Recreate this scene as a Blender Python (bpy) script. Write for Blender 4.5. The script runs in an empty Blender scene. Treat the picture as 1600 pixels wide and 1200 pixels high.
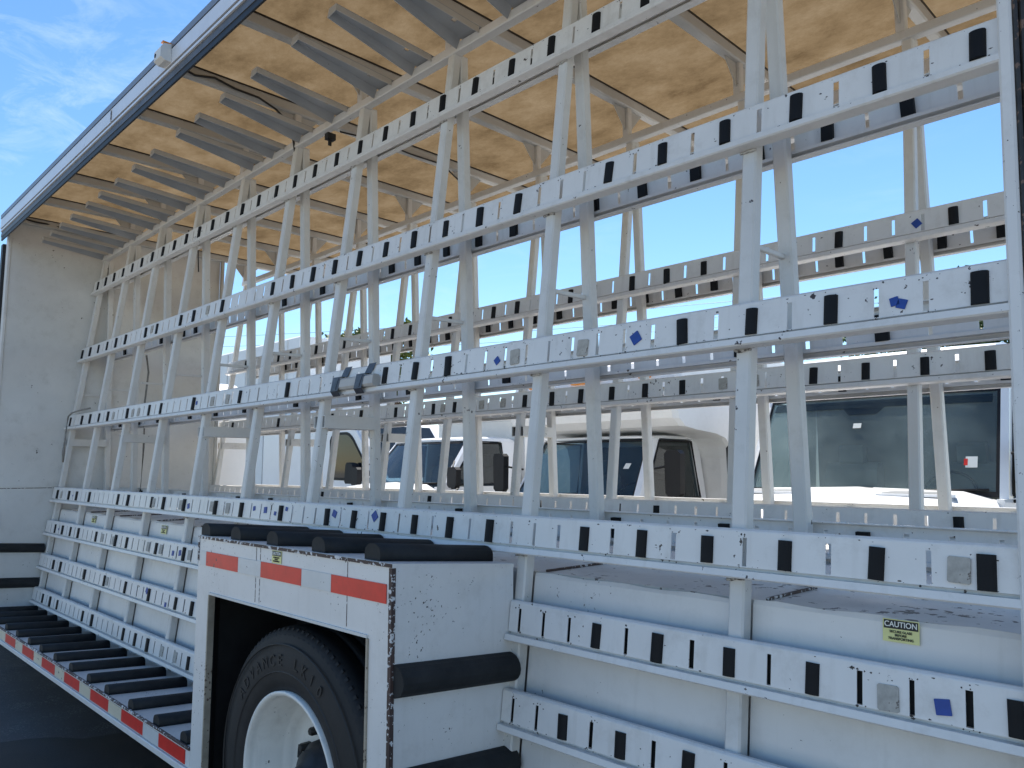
import bpy, math, random
from mathutils import Vector, Matrix
random.seed(7)
R_ = math.radians
sc = bpy.context.scene
col = sc.collection

# ------------------------------------------------------------------ camera, sky, sun, exposure
cam_d = bpy.data.cameras.new('camera'); cam = bpy.data.objects.new('camera', cam_d); col.objects.link(cam)
cam.location = (0, 0, 1.6)
cam.rotation_euler = (R_(90 + 6.286), 0, R_(45.504))
cam_d.sensor_width = 36; cam_d.lens = 27.0; cam_d.clip_start = 0.05; cam_d.clip_end = 3000
sc.camera = cam

SUN_EL, SUN_AZ = 60.0, -40.0            # azimuth measured from +Y towards +X
w = bpy.data.worlds.new('World'); sc.world = w; w.use_nodes = True
nt = w.node_tree; nt.nodes.clear()
N = nt.nodes.new; L = nt.links.new
out = N('ShaderNodeOutputWorld'); bg = N('ShaderNodeBackground'); bg.inputs['Strength'].default_value = 0.118
sky = N('ShaderNodeTexSky'); sky.sky_type = 'NISHITA'; sky.sun_disc = False
sky.sun_elevation = R_(SUN_EL); sky.sun_rotation = R_(SUN_AZ)
sky.air_density = 1.0; sky.dust_density = 0.1; sky.ozone_density = 2.0
tc = N('ShaderNodeTexCoord'); mp = N('ShaderNodeMapping'); mp.inputs['Scale'].default_value = (1.0, 2.6, 5.5)
mp.inputs['Rotation'].default_value = (0.25, 0.45, 0.3)
n1 = N('ShaderNodeTexNoise'); n1.inputs['Scale'].default_value = 4.4; n1.inputs['Detail'].default_value = 9; n1.inputs['Roughness'].default_value = 0.68
n1.inputs['Distortion'].default_value = 0.6
n2 = N('ShaderNodeTexNoise'); n2.inputs['Scale'].default_value = 1.7; n2.inputs['Detail'].default_value = 3
cr = N('ShaderNodeValToRGB'); cr.color_ramp.elements[0].position = 0.46; cr.color_ramp.elements[1].position = 0.98
cr2 = N('ShaderNodeValToRGB'); cr2.color_ramp.elements[0].position = 0.44; cr2.color_ramp.elements[1].position = 0.66
mp2 = N('ShaderNodeMapping'); mp2.inputs['Location'].default_value = (6.8, 3.6, 9.2)
hs_ = N('ShaderNodeHueSaturation'); hs_.inputs['Saturation'].default_value = 1.2; hs_.inputs['Value'].default_value = 0.9
L(sky.outputs['Color'], hs_.inputs['Color'])
mm = N('ShaderNodeMath'); mm.operation = 'MULTIPLY'
mx = N('ShaderNodeMixRGB'); mx.inputs['Color2'].default_value = (4.4, 5.2, 6.3, 1)
L(tc.outputs['Generated'], mp.inputs['Vector']); L(mp.outputs['Vector'], n1.inputs['Vector']); L(tc.outputs['Generated'], mp2.inputs['Vector']); L(mp2.outputs['Vector'], n2.inputs['Vector'])
L(n1.outputs['Fac'], cr.inputs['Fac']); L(n2.outputs['Fac'], cr2.inputs['Fac'])
L(cr.outputs['Color'], mm.inputs[0]); L(cr2.outputs['Color'], mm.inputs[1])
L(mm.outputs['Value'], mx.inputs['Fac']); L(hs_.outputs['Color'], mx.inputs['Color1'])
L(mx.outputs['Color'], bg.inputs['Color']); L(bg.outputs['Background'], out.inputs['Surface'])

sd = bpy.data.lights.new('sun', 'SUN'); sd.energy = 5.0; sd.angle = R_(0.5); sd.color = (1.0, 0.95, 0.87)
so = bpy.data.objects.new('sun', sd); col.objects.link(so); so.location = (0, 20, 30)
to_sun = Vector((math.sin(R_(SUN_AZ)) * math.cos(R_(SUN_EL)), math.cos(R_(SUN_AZ)) * math.cos(R_(SUN_EL)), math.sin(R_(SUN_EL))))
so.rotation_euler = to_sun.to_track_quat('Z', 'Y').to_euler()

vs = sc.view_settings
vs.view_transform = 'Standard'; vs.look = 'None'; vs.gamma = 1.0; vs.exposure = 0.94; vs.use_curve_mapping = False
sc.cycles.max_bounces = 10; sc.cycles.diffuse_bounces = 6; sc.cycles.transparent_max_bounces = 16

# ------------------------------------------------------------------ materials
def mat(name, base, rough=0.5, metal=0.0, var=0.06, nscale=3.0, chips=0.0, chipcol=(0.05, 0.035, 0.03), dirt=0.0, dirtcol=(0.30, 0.27, 0.22),
        bump=0.0, bscale=60.0, spec=0.5, chipscale=38.0, streak=0.0):
    m = bpy.data.materials.new(name); m.use_nodes = True
    t = m.node_tree; t.nodes.clear(); A = t.nodes.new; K = t.links.new
    o = A('ShaderNodeOutputMaterial'); b = A('ShaderNodeBsdfPrincipled')
    b.inputs['Roughness'].default_value = rough; b.inputs['Metallic'].default_value = metal
    b.inputs['Specular IOR Level'].default_value = spec
    K(b.outputs['BSDF'], o.inputs['Surface'])
    tc = A('ShaderNodeTexCoord')
    vec = tc.outputs['Object']
    nz = A('ShaderNodeTexNoise'); nz.inputs['Scale'].default_value = nscale; nz.inputs['Detail'].default_value = 6; nz.inputs['Roughness'].default_value = 0.65
    K(vec, nz.inputs['Vector'])
    ramp = A('ShaderNodeValToRGB')
    ramp.color_ramp.elements[0].position = 0.3; ramp.color_ramp.elements[1].position = 0.7
    lo = [max(0, c * (1 - var)) for c in base]; hi = [min(1, c * (1 + var)) for c in base]
    ramp.color_ramp.elements[0].color = (*lo, 1); ramp.color_ramp.elements[1].color = (*hi, 1)
    K(nz.outputs['Fac'], ramp.inputs['Fac'])
    c = ramp.outputs['Color']
    if dirt > 0:
        nd = A('ShaderNodeTexNoise'); nd.inputs['Scale'].default_value = 7.0; nd.inputs['Detail'].default_value = 10; nd.inputs['Roughness'].default_value = 0.75
        K(vec, nd.inputs['Vector'])
        r2 = A('ShaderNodeValToRGB'); r2.color_ramp.elements[0].position = 0.52; r2.color_ramp.elements[1].position = 0.82
        K(nd.outputs['Fac'], r2.inputs['Fac'])
        ml = A('ShaderNodeMath'); ml.operation = 'MULTIPLY'; ml.inputs[1].default_value = dirt; K(r2.outputs['Color'], ml.inputs[0])
        x = A('ShaderNodeMixRGB'); x.inputs['Color2'].default_value = (*dirtcol, 1); K(ml.outputs['Value'], x.inputs['Fac']); K(c, x.inputs['Color1']); c = x.outputs['Color']
    if streak > 0:
        ms = A('ShaderNodeMapping'); ms.inputs['Scale'].default_value = (26, 26, 1.6); K(vec, ms.inputs['Vector'])
        nd = A('ShaderNodeTexNoise'); nd.inputs['Scale'].default_value = 1.0; nd.inputs['Detail'].default_value = 5; K(ms.outputs['Vector'], nd.inputs['Vector'])
        r2 = A('ShaderNodeValToRGB'); r2.color_ramp.elements[0].position = 0.56; r2.color_ramp.elements[1].position = 0.80; K(nd.outputs['Fac'], r2.inputs['Fac'])
        ml = A('ShaderNodeMath'); ml.operation = 'MULTIPLY'; ml.inputs[1].default_value = streak; K(r2.outputs['Color'], ml.inputs[0])
        x = A('ShaderNodeMixRGB'); x.inputs['Color2'].default_value = (*dirtcol, 1); K(ml.outputs['Value'], x.inputs['Fac']); K(c, x.inputs['Color1']); c = x.outputs['Color']
    if chips > 0:
        nc = A('ShaderNodeTexNoise'); nc.inputs['Scale'].default_value = chipscale; nc.inputs['Detail'].default_value = 4; nc.inputs['Roughness'].default_value = 0.6
        K(vec, nc.inputs['Vector'])
        nl = A('ShaderNodeTexNoise'); nl.inputs['Scale'].default_value = 4.5; nl.inputs['Detail'].default_value = 2; K(vec, nl.inputs['Vector'])
        ad = A('ShaderNodeMath'); ad.operation = 'MULTIPLY_ADD'; ad.inputs[1].default_value = 0.35; K(nl.outputs['Fac'], ad.inputs[0]); K(nc.outputs['Fac'], ad.inputs[2])
        r3 = A('ShaderNodeValToRGB'); th = 1.1 - chips
        r3.color_ramp.elements[0].position = th; r3.color_ramp.elements[1].position = th + 0.012; K(ad.outputs['Value'], r3.inputs['Fac'])
        x = A('ShaderNodeMixRGB'); x.inputs['Color2'].default_value = (*chipcol, 1); K(r3.outputs['Color'], x.inputs['Fac']); K(c, x.inputs['Color1']); c = x.outputs['Color']
    K(c, b.inputs['Base Color'])
    if bump > 0:
        nb = A('ShaderNodeTexNoise'); nb.inputs['Scale'].default_value = bscale; nb.inputs['Detail'].default_value = 5; K(vec, nb.inputs['Vector'])
        bp = A('ShaderNodeBump'); bp.inputs['Strength'].default_value = bump; bp.inputs['Distance'].default_value = 0.01
        K(nb.outputs['Fac'], bp.inputs['Height']); K(bp.outputs['Normal'], b.inputs['Normal'])
    return m

M = {}
M['rail'] = mat('rail_paint', (0.72, 0.705, 0.68), 0.38, var=0.05, chips=0.22, dirt=0.42, bump=0.05, streak=0.22)
M['post'] = mat('post_paint', (0.64, 0.625, 0.595), 0.45, var=0.06, chips=0.205, dirt=0.42, bump=0.04, streak=0.15)
M['panel'] = mat('panel_paint', (0.70, 0.69, 0.67), 0.45, var=0.05, nscale=2.0, chips=0.20, dirt=0.22, bump=0.06, bscale=14, streak=0.16, chipscale=55)
M['ledge'] = mat('worn_ledge', (0.68, 0.66, 0.62), 0.5, var=0.12, chips=0.29, chipcol=(0.14, 0.12, 0.10), dirt=0.4, chipscale=24)
M['box'] = mat('wheel_box_paint', (0.71, 0.695, 0.67), 0.42, var=0.05, chips=0.228, dirt=0.3, chipscale=85, streak=0.12, bump=0.04)
M['edge'] = mat('chipped_edge', (0.06, 0.035, 0.03), 0.6, var=0.3, chips=0.35, chipcol=(0.6, 0.6, 0.6), chipscale=60)
M['lip'] = mat('rusty_lip', (0.36, 0.31, 0.24), 0.6, var=0.3, nscale=8, chips=0.28, chipcol=(0.10, 0.065, 0.045), chipscale=60)
M['bulk'] = mat('bulkhead_paint', (0.65, 0.645, 0.62), 0.55, var=0.10, nscale=1.4, chips=0.19, dirt=0.5, dirtcol=(0.36, 0.34, 0.30), bump=0.03, bscale=9)
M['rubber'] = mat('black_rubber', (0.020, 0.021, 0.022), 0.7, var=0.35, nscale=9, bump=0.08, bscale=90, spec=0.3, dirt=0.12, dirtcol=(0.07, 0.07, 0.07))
M['pad'] = mat('pad_rubber', (0.006, 0.0065, 0.008), 0.6, var=0.2, nscale=14, spec=0.25)
M['seal'] = mat('dark_seal', (0.03, 0.028, 0.026), 0.5, var=0.4, nscale=20, chips=0.35, chipcol=(0.16, 0.10, 0.07))
M['bow'] = mat('bow_paint', (0.50, 0.485, 0.45), 0.5, var=0.08, chips=0.15, dirt=0.3)
M['arm'] = mat('arm_steel_shaded', (0.33, 0.34, 0.35), 0.5, var=0.1, dirt=0.35, chips=0.16)  # base darkened to paint in the shaded, downward-facing web
M['alu'] = mat('roof_edge_aluminium', (0.66, 0.67, 0.69), 0.35, 0.1, var=0.06, chips=0.18, streak=0.1, dirt=0.2)
M['alug'] = mat('roof_edge_grey', (0.20, 0.21, 0.23), 0.4, 0.3, var=0.1)
M['alud'] = mat('roof_edge_dark', (0.10, 0.10, 0.105), 0.5, 0.2, var=0.25, nscale=12, chips=0.27, chipcol=(0.02, 0.02, 0.02), chipscale=40)
M['black'] = mat('black_gasket_and_gap', (0.012, 0.012, 0.013), 0.55, var=0.4, nscale=10)  # gasket black, also paints dark gaps and open tube ends
M['tape_r'] = mat('red_reflector', (0.66, 0.026, 0.014), 0.35, var=0.12, nscale=14, chips=0.22)
M['tape_w'] = mat('silver_reflector', (0.62, 0.63, 0.62), 0.35, var=0.08, chips=0.2, dirt=0.3)
M['tape_c'] = mat('cream_reflector', (0.66, 0.60, 0.46), 0.4, var=0.08, chips=0.24, dirt=0.3)
M['tyre'] = mat('tyre_rubber', (0.013, 0.013, 0.014), 0.7, var=0.3, nscale=6, bump=0.06, bscale=70, dirt=0.25, dirtcol=(0.06, 0.055, 0.05))
M['letter'] = mat('tyre_letters', (0.017, 0.017, 0.018), 0.62, var=0.2)
M['rim'] = mat('rim_paint', (0.76, 0.74, 0.69), 0.34, var=0.06, nscale=5, chips=0.21, dirt=0.25, dirtcol=(0.22, 0.18, 0.14), streak=0.2)
M['hub'] = mat('greasy_hub', (0.025, 0.025, 0.027), 0.45, 0.3, var=0.4, nscale=20)
M['blue'] = mat('blue_sticker', (0.012, 0.055, 0.28), 0.5, var=0.15, nscale=20)
M['beige'] = mat('adhesive_residue', (0.40, 0.38, 0.34), 0.9, var=0.2, nscale=40, chips=0.27, chipcol=(0.16, 0.14, 0.12), chipscale=60)
M['yellow'] = mat('sticker_yellow', (0.72, 0.70, 0.30), 0.45, var=0.06, nscale=12)
M['ink'] = mat('black_ink', (0.012, 0.012, 0.012), 0.5, var=0.1)
M['white'] = mat('white_print', (0.78, 0.78, 0.72), 0.5, var=0.04)
M['ducttape'] = mat('dark_tape', (0.05, 0.05, 0.06), 0.32, var=0.5, nscale=30)
M['wood'] = mat('grey_block', (0.45, 0.44, 0.42), 0.6, var=0.1, nscale=12, dirt=0.3)
M['chip'] = mat('bare_chip', (0.03, 0.025, 0.025), 0.6, var=0.4, nscale=40)
M['weld'] = mat('painted_weld', (0.42, 0.40, 0.37), 0.6, var=0.3, nscale=40, chips=0.36, chipscale=90)
M['cable'] = mat('black_cable', (0.02, 0.02, 0.02), 0.5)
M['strap'] = mat('grey_strap', (0.22, 0.21, 0.19), 0.7, var=0.3, nscale=30)
M['asphalt'] = mat('asphalt', (0.06, 0.061, 0.063), 0.75, var=0.3, nscale=1.1, chips=0.32, chipcol=(0.15, 0.15, 0.15), chipscale=90, bump=0.25, bscale=160)
M['lot'] = mat('pale_bounce_lot', (0.23, 0.22, 0.20), 0.85, var=0.2, nscale=0.6, chips=0.30, chipcol=(0.10, 0.10, 0.10), chipscale=60, bump=0.2, bscale=120)  # pale colour chosen to bounce sunlight onto the shaded near side
M['patch'] = mat('dark_patch_ground', (0.022, 0.022, 0.023), 0.7, var=0.35, nscale=2.0, bump=0.25, bscale=160)
M['cabw'] = mat('truck_white', (0.80, 0.81, 0.82), 0.22, var=0.02)
M['cream'] = mat('van_body_white', (0.80, 0.80, 0.785), 0.45, var=0.04, dirt=0.15)
M['trim'] = mat('black_trim', (0.010, 0.010, 0.011), 0.55, var=0.2, spec=0.3)
M['inner'] = mat('cab_interior', (0.05, 0.055, 0.06), 0.7, var=0.3)
M['dash'] = mat('dashboard', (0.34, 0.36, 0.33), 0.7, var=0.1)
M['seat'] = mat('grey_seat', (0.16, 0.17, 0.18), 0.85, var=0.15)
M['grille'] = mat('grille_grey', (0.22, 0.23, 0.24), 0.4, 0.5)
M['amber'] = mat('amber_lens', (0.75, 0.26, 0.02), 0.25)
M['lens'] = mat('clear_lens', (0.7, 0.72, 0.74), 0.12)
M['dpane'] = mat('dark_glass_pane', (0.012, 0.016, 0.018), 0.06, var=0.2)
M['bark'] = mat('bark', (0.10, 0.07, 0.05), 0.9, var=0.3)
M['leafa'] = mat('leaf_green', (0.055, 0.10, 0.022), 0.6, var=0.4, nscale=1.5)
M['leafb'] = mat('leaf_olive', (0.10, 0.13, 0.03), 0.6, var=0.4, nscale=1.5)

def fiberglass():
    m = bpy.data.materials.new('translucent_fibreglass'); m.use_nodes = True
    t = m.node_tree; t.nodes.clear(); A = t.nodes.new; K = t.links.new
    o = A('ShaderNodeOutputMaterial'); tr = A('ShaderNodeBsdfTranslucent'); df = A('ShaderNodeBsdfDiffuse'); mi = A('ShaderNodeMixShader'); mi.inputs['Fac'].default_value = 0.62
    tc = A('ShaderNodeTexCoord'); mp = A('ShaderNodeMapping'); mp.inputs['Scale'].default_value = (1.5, 2.1, 1.0)
    K(tc.outputs['Object'], mp.inputs['Vector'])
    a = A('ShaderNodeTexNoise'); a.inputs['Scale'].default_value = 1.9; a.inputs['Detail'].default_value = 8; a.inputs['Roughness'].default_value = 0.62; K(mp.outputs['Vector'], a.inputs['Vector'])
    b = A('ShaderNodeTexNoise'); b.inputs['Scale'].default_value = 13; b.inputs['Detail'].default_value = 9; b.inputs['Roughness'].default_value = 0.86; K(mp.outputs['Vector'], b.inputs['Vector'])
    r = A('ShaderNodeValToRGB'); e = r.color_ramp.elements
    e[0].position = 0.30; e[0].color = (0.086, 0.057, 0.029, 1); e[1].position = 0.72; e[1].color = (0.178, 0.130, 0.077, 1)
    n = e.new(0.5); n.color = (0.135, 0.093, 0.050, 1)
    s = A('ShaderNodeMath'); s.operation = 'MULTIPLY_ADD'; s.inputs[1].default_value = 0.5; K(b.outputs['Fac'], s.inputs[0])
    s2 = A('ShaderNodeMath'); s2.operation = 'SUBTRACT'; s2.inputs[1].default_value = 0.25; K(a.outputs['Fac'], s2.inputs[0]); K(s2.outputs['Value'], s.inputs[2])
    K(s.outputs['Value'], r.inputs['Fac'])
    K(r.outputs['Color'], tr.inputs['Color']); K(r.outputs['Color'], df.inputs['Color'])
    K(df.outputs['BSDF'], mi.inputs[1]); K(tr.outputs['BSDF'], mi.inputs[2]); K(mi.outputs['Shader'], o.inputs['Surface'])
    return m
M['roof'] = fiberglass()

def glass(name, tint, gloss=0.02, dust=0.09):
    m = bpy.data.materials.new(name); m.use_nodes = True
    t = m.node_tree; t.nodes.clear(); A = t.nodes.new; K = t.links.new
    o = A('ShaderNodeOutputMaterial'); tr = A('ShaderNodeBsdfTransparent'); tr.inputs['Color'].default_value = (*tint, 1)
    gl = A('ShaderNodeBsdfGlossy'); gl.inputs['Roughness'].default_value = gloss
    fr = A('ShaderNodeFresnel'); fr.inputs['IOR'].default_value = 1.55
    tc = A('ShaderNodeTexCoord'); nz = A('ShaderNodeTexNoise'); nz.inputs['Scale'].default_value = 130; nz.inputs['Detail'].default_value = 6; nz.inputs['Roughness'].default_value = 0.8; K(tc.outputs['Object'], nz.inputs['Vector'])
    r = A('ShaderNodeValToRGB'); r.color_ramp.elements[0].position = 0.1; r.color_ramp.elements[1].position = 0.72; K(nz.outputs['Fac'], r.inputs['Fac'])
    dm = A('ShaderNodeMath'); dm.operation = 'MULTIPLY'; dm.inputs[1].default_value = dust; lo_ = A('ShaderNodeTexNoise'); lo_.inputs['Scale'].default_value = 1.6; lo_.inputs['Detail'].default_value = 4; K(tc.outputs['Object'], lo_.inputs['Vector'])
    lr_ = A('ShaderNodeValToRGB'); lr_.color_ramp.elements[0].position = 0.35; lr_.color_ramp.elements[0].color = (.35, .35, .35, 1); lr_.color_ramp.elements[1].position = 0.65; K(lo_.outputs['Fac'], lr_.inputs['Fac'])
    pm_ = A('ShaderNodeMath'); pm_.operation = 'MULTIPLY'; K(r.outputs['Color'], pm_.inputs[0]); K(lr_.outputs['Color'], pm_.inputs[1])
    K(pm_.outputs['Value'], dm.inputs[0])
    df = A('ShaderNodeBsdfDiffuse'); df.inputs['Color'].default_value = (0.42, 0.52, 0.50, 1)
    m1 = A('ShaderNodeMixShader'); K(fr.outputs['Fac'], m1.inputs['Fac']); K(tr.outputs['BSDF'], m1.inputs[1]); K(gl.outputs['BSDF'], m1.inputs[2])
    m2 = A('ShaderNodeMixShader'); K(dm.outputs['Value'], m2.inputs['Fac']); K(m1.outputs['Shader'], m2.inputs[1]); K(df.outputs['BSDF'], m2.inputs[2])
    K(m2.outputs['Shader'], o.inputs['Surface'])
    return m
M['glass'] = glass('windshield_glass', (0.66, 0.85, 0.84), dust=0.5)
M['bglass'] = glass('blue_windscreen_glass', (0.50, 0.74, 0.86), dust=0.06)
M['dglass'] = glass('dark_side_glass', (0.22, 0.26, 0.28))

# ------------------------------------------------------------------ mesh helpers
class MB:
    def __init__(s): s.v = []; s.f = []; s.sm = []
    def add(s, verts, faces, smooth=False):
        o = len(s.v); s.v += [tuple(v) for v in verts]; s.f += [tuple(i + o for i in f) for f in faces]; s.sm += [smooth] * len(faces); return s
    def box(s, x0, x1, y0, y1, z0, z1):
        v = [(x0, y0, z0), (x1, y0, z0), (x1, y1, z0), (x0, y1, z0), (x0, y0, z1), (x1, y0, z1), (x1, y1, z1), (x0, y1, z1)]
        return s.add(v, [(0, 3, 2, 1), (4, 5, 6, 7), (0, 1, 5, 4), (1, 2, 6, 5), (2, 3, 7, 6), (3, 0, 4, 7)])
    def hexa(s, v):      # 4 bottom + 4 top
        return s.add(v, [(0, 3, 2, 1), (4, 5, 6, 7), (0, 1, 5, 4), (1, 2, 6, 5), (2, 3, 7, 6), (3, 0, 4, 7)])
    def prism(s, prof, p0, p1, ax, ay, smooth=False):
        """closed profile [(a,b)] extruded from p0 to p1, a along ax, b along ay"""
        n = len(prof); p0 = Vector(p0); p1 = Vector(p1); ax = Vector(ax); ay = Vector(ay)
        v = [p0 + ax * a + ay * b for a, b in prof] + [p1 + ax * a + ay * b for a, b in prof]
        s.add(v, [(i, (i + 1) % n, n + (i + 1) % n, n + i) for i in range(n)], smooth)
        o = len(s.v) - 2 * n
        s.f += [tuple(o + i for i in reversed(range(n))), tuple(o + n + i for i in range(n))]; s.sm += [False, False]
        return s
    def tube(s, pts, r, n=8, smooth=True):
        pts = [Vector(p) for p in pts]; rings = []
        for i, p in enumerate(pts):
            d = (pts[min(i + 1, len(pts) - 1)] - pts[max(i - 1, 0)]).normalized()
            a = d.cross(Vector((0, 0, 1))); a = a.normalized() if a.length > 1e-3 else Vector((1, 0, 0)); b = d.cross(a)
            rr = r[i] if isinstance(r, (list, tuple)) else r
            rings.append([p + a * rr * math.cos(2 * math.pi * k / n) + b * rr * math.sin(2 * math.pi * k / n) for k in range(n)])
        v = [q for rg in rings for q in rg]; f = []
        for i in range(len(pts) - 1):
            for k in range(n): f.append((i * n + k, i * n + (k + 1) % n, (i + 1) * n + (k + 1) % n, (i + 1) * n + k))
        s.add(v, f, smooth); o = len(s.v) - len(v)
        s.f += [tuple(o + k for k in reversed(range(n))), tuple(o + (len(pts) - 1) * n + k for k in range(n))]; s.sm += [False] * 2
        return s
    def lathe_y(s, prof, c, n=48, smooth=True, closed=False):
        """profile [(radius, dy)] spun round the Y axis through c"""
        v = []; f = []; m = len(prof)
        for k in range(n):
            a = 2 * math.pi * k / n
            for r, dy in prof: v.append((c[0] + r * math.cos(a), c[1] + dy, c[2] + r * math.sin(a)))
        for k in range(n):
            for j in range(m if closed else m - 1):
                j2 = (j + 1) % m; k2 = (k + 1) % n
                f.append((k * m + j, k2 * m + j, k2 * m + j2, k * m + j2))
        return s.add(v, f, smooth)
    def mesh(s, name, m):
        me = bpy.data.meshes.new(name); me.from_pydata(s.v, [], s.f); me.update()
        if any(s.sm):
            me.polygons.foreach_set('use_smooth', s.sm)
        if m is not None: me.materials.append(M[m] if isinstance(m, str) else m)
        return me
    def build(s, name, m, parent=None, label=None):
        o = bpy.data.objects.new(name, s.mesh(name, m)); col.objects.link(o)
        attach(o, parent)
        if label: o['label'] = label
        return o

def attach(o, parent):
    if parent is not None:
        o.parent = parent
        if parent.type == 'EMPTY': o.matrix_parent_inverse = Matrix.Translation(-Vector(parent.location))
def inst(name, me, mtx, parent, label=None):
    o = bpy.data.objects.new(name, me); col.objects.link(o); attach(o, parent); o.matrix_basis = mtx
    if label: o['label'] = label
    return o
def thing(name, label, cat, loc, group=None):
    o = bpy.data.objects.new(name, None); col.objects.link(o); o.location = loc; o.empty_display_size = 0.2
    o['label'] = label; o['category'] = cat
    if group: o['group'] = group
    return o
def tag(o, label, cat, group=None):
    o['label'] = label; o['category'] = cat
    if group: o['group'] = group
    return o
def bev(pr, r=0.006):
    """chamfer every corner of a closed 2D profile"""
    o = []; n = len(pr)
    for i in range(n):
        p = Vector(pr[i]); a = Vector(pr[i - 1]); b = Vector(pr[(i + 1) % n])
        o.append(tuple(p + (a - p).normalized() * min(r, (a - p).length * .4))); o.append(tuple(p + (b - p).normalized() * min(r, (b - p).length * .4)))
    return o
def rect(a0, a1, b0, b1, r=0.005): return bev([(a0, b0), (a1, b0), (a1, b1), (a0, b1)], r)
def text_mesh(txt, size, m, mtx, name, parent, align='CENTER', extr=0.0006, sx=1.0):
    cu = bpy.data.curves.new('txt', 'FONT'); cu.body = txt; cu.size = size; cu.align_x = align; cu.align_y = 'CENTER'; cu.extrude = extr; cu.offset = size * 0.012
    ob = bpy.data.objects.new('txt', cu); col.objects.link(ob)
    dg = bpy.context.evaluated_depsgraph_get(); me = bpy.data.meshes.new_from_object(ob.evaluated_get(dg))
    bpy.data.objects.remove(ob); bpy.data.curves.remove(cu)
    me.transform(Matrix.Diagonal((sx, 1, 1, 1))); me.transform(mtx); me.materials.clear(); me.materials.append(M[m])
    if parent is None: return me
    o = bpy.data.objects.new(name, me); col.objects.link(o); attach(o, parent); return o

GZ = -0.21
# ------------------------------------------------------------------ ground
g = MB(); g.add([(-400, -300, GZ), (300, -300, GZ), (300, 500, GZ), (-400, 500, GZ)], [(0, 1, 2, 3)])
o = g.build('ground', 'lot'); o['kind'] = 'structure'
lane = [(-30, -0.4), (-22, -0.55), (-14, -0.35), (-6, -0.5), (8, -0.4), (8, 5.2), (-8, 5.3), (-30, 5.2)]
g = MB(); g.add([(x, y, GZ + 0.004) for x, y in lane], [tuple(range(len(lane)))])
o = g.build('asphalt_lane', 'asphalt'); o['kind'] = 'structure'
edge = [(-6.45, -0.35), (-6.35, 0.0), (-6.2, 1.2), (-6.12, 1.45), (-6.02, 1.6), (-5.86, 1.72), (-5.8, 1.95), (-5.6, 2.3), (-5.2, 2.9), (-5.0, 4.4), (6, 4.6), (6, -0.35)]
g = MB(); g.add([(x, y, GZ + 0.008) for x, y in edge], [tuple(reversed(range(len(edge))))])
o = g.build('dark_ground_patch', 'patch'); o['kind'] = 'structure'  # darker flat patch with an irregular edge over the lane

# ------------------------------------------------------------------ the glass rack trailer
TR = thing('glass_rack_truck', 'white open-sided glass transport truck with slotted leaning rails, black pads and brown roof', 'truck', (-4.4, 2.8, GZ))
LEG_X = [-1.205, -2.091, -2.885, -3.696, -4.471, -5.233, -6.021, -6.825, -7.584, -8.349]
X_FRONT, X_REAR = -8.36, -0.455

class Plane:
    def __init__(s, y0, z0, k, sgn):
        n = math.hypot(1, k); s.y0, s.z0, s.k = y0, z0, k
        s.v = Vector((0, k / n, 1 / n)); s.w = Vector((0, sgn / n, -sgn * k / n)); s.sgn = sgn
    def p(s, x, z, w=0.0): return Vector((x, s.y0 + s.k * (z - s.z0), z)) + s.w * w
    def mtx(s, x, z, w):
        # local X = world X (flipped for far faces so the frame stays right handed), local Y = up the slope, local Z = outward
        ax = Vector((1, 0, 0)) if s.sgn < 0 else Vector((-1, 0, 0))
        q = s.p(x, z, w); m = Matrix.Identity(4)
        for i in range(3): m[i][0] = ax[i]; m[i][1] = s.v[i]; m[i][2] = s.w[i]; m[i][3] = q[i]
        return m
A_near = Plane(2.06, 1.1, 0.122, -1)
A_far = Plane(2.55, 1.4, -0.035, 1)
B_near = Plane(3.61, 1.45, 0.115, -1)
B_far = Plane(4.04, 1.4, -0.04, 1)

# pad: a D-section rubber bumper, thin in local Z, standing along local Y
def pad_mesh(name, wd, ht, dp, m):
    prof = [(-wd / 2, -0.02), (wd / 2, -0.02)] + [(wd / 2 * math.cos(a), dp * math.sin(a) ** 0.7) for a in [i * math.pi / 8 for i in range(0, 9)]]
    b = MB(); b.prism(prof, (0, -ht / 2, 0), (0, ht / 2, 0), (1, 0, 0), (0, 0, 1)); return b.mesh(name, m)
PAD = [pad_mesh('rubber_pad', 0.041, 0.084, 0.013, 'pad'), pad_mesh('rubber_pad', 0.039, 0.080, 0.010, 'pad')]
def tile_mesh(name, wd, ht, dp, m, rb=0.004):
    b = MB(); b.prism(bev([(-wd / 2, -ht / 2), (wd / 2, -ht / 2), (wd / 2, ht / 2), (-wd / 2, ht / 2)], rb), (0, 0, 0), (0, 0, dp), (1, 0, 0), (0, 1, 0)); return b.mesh(name, m)
TILE = tile_mesh('adhesive_square', 0.05, 0.062, 0.004, 'beige')
BLUE = tile_mesh('blue_sticker', 0.034, 0.036, 0.003, 'blue', 0.0012)

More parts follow.
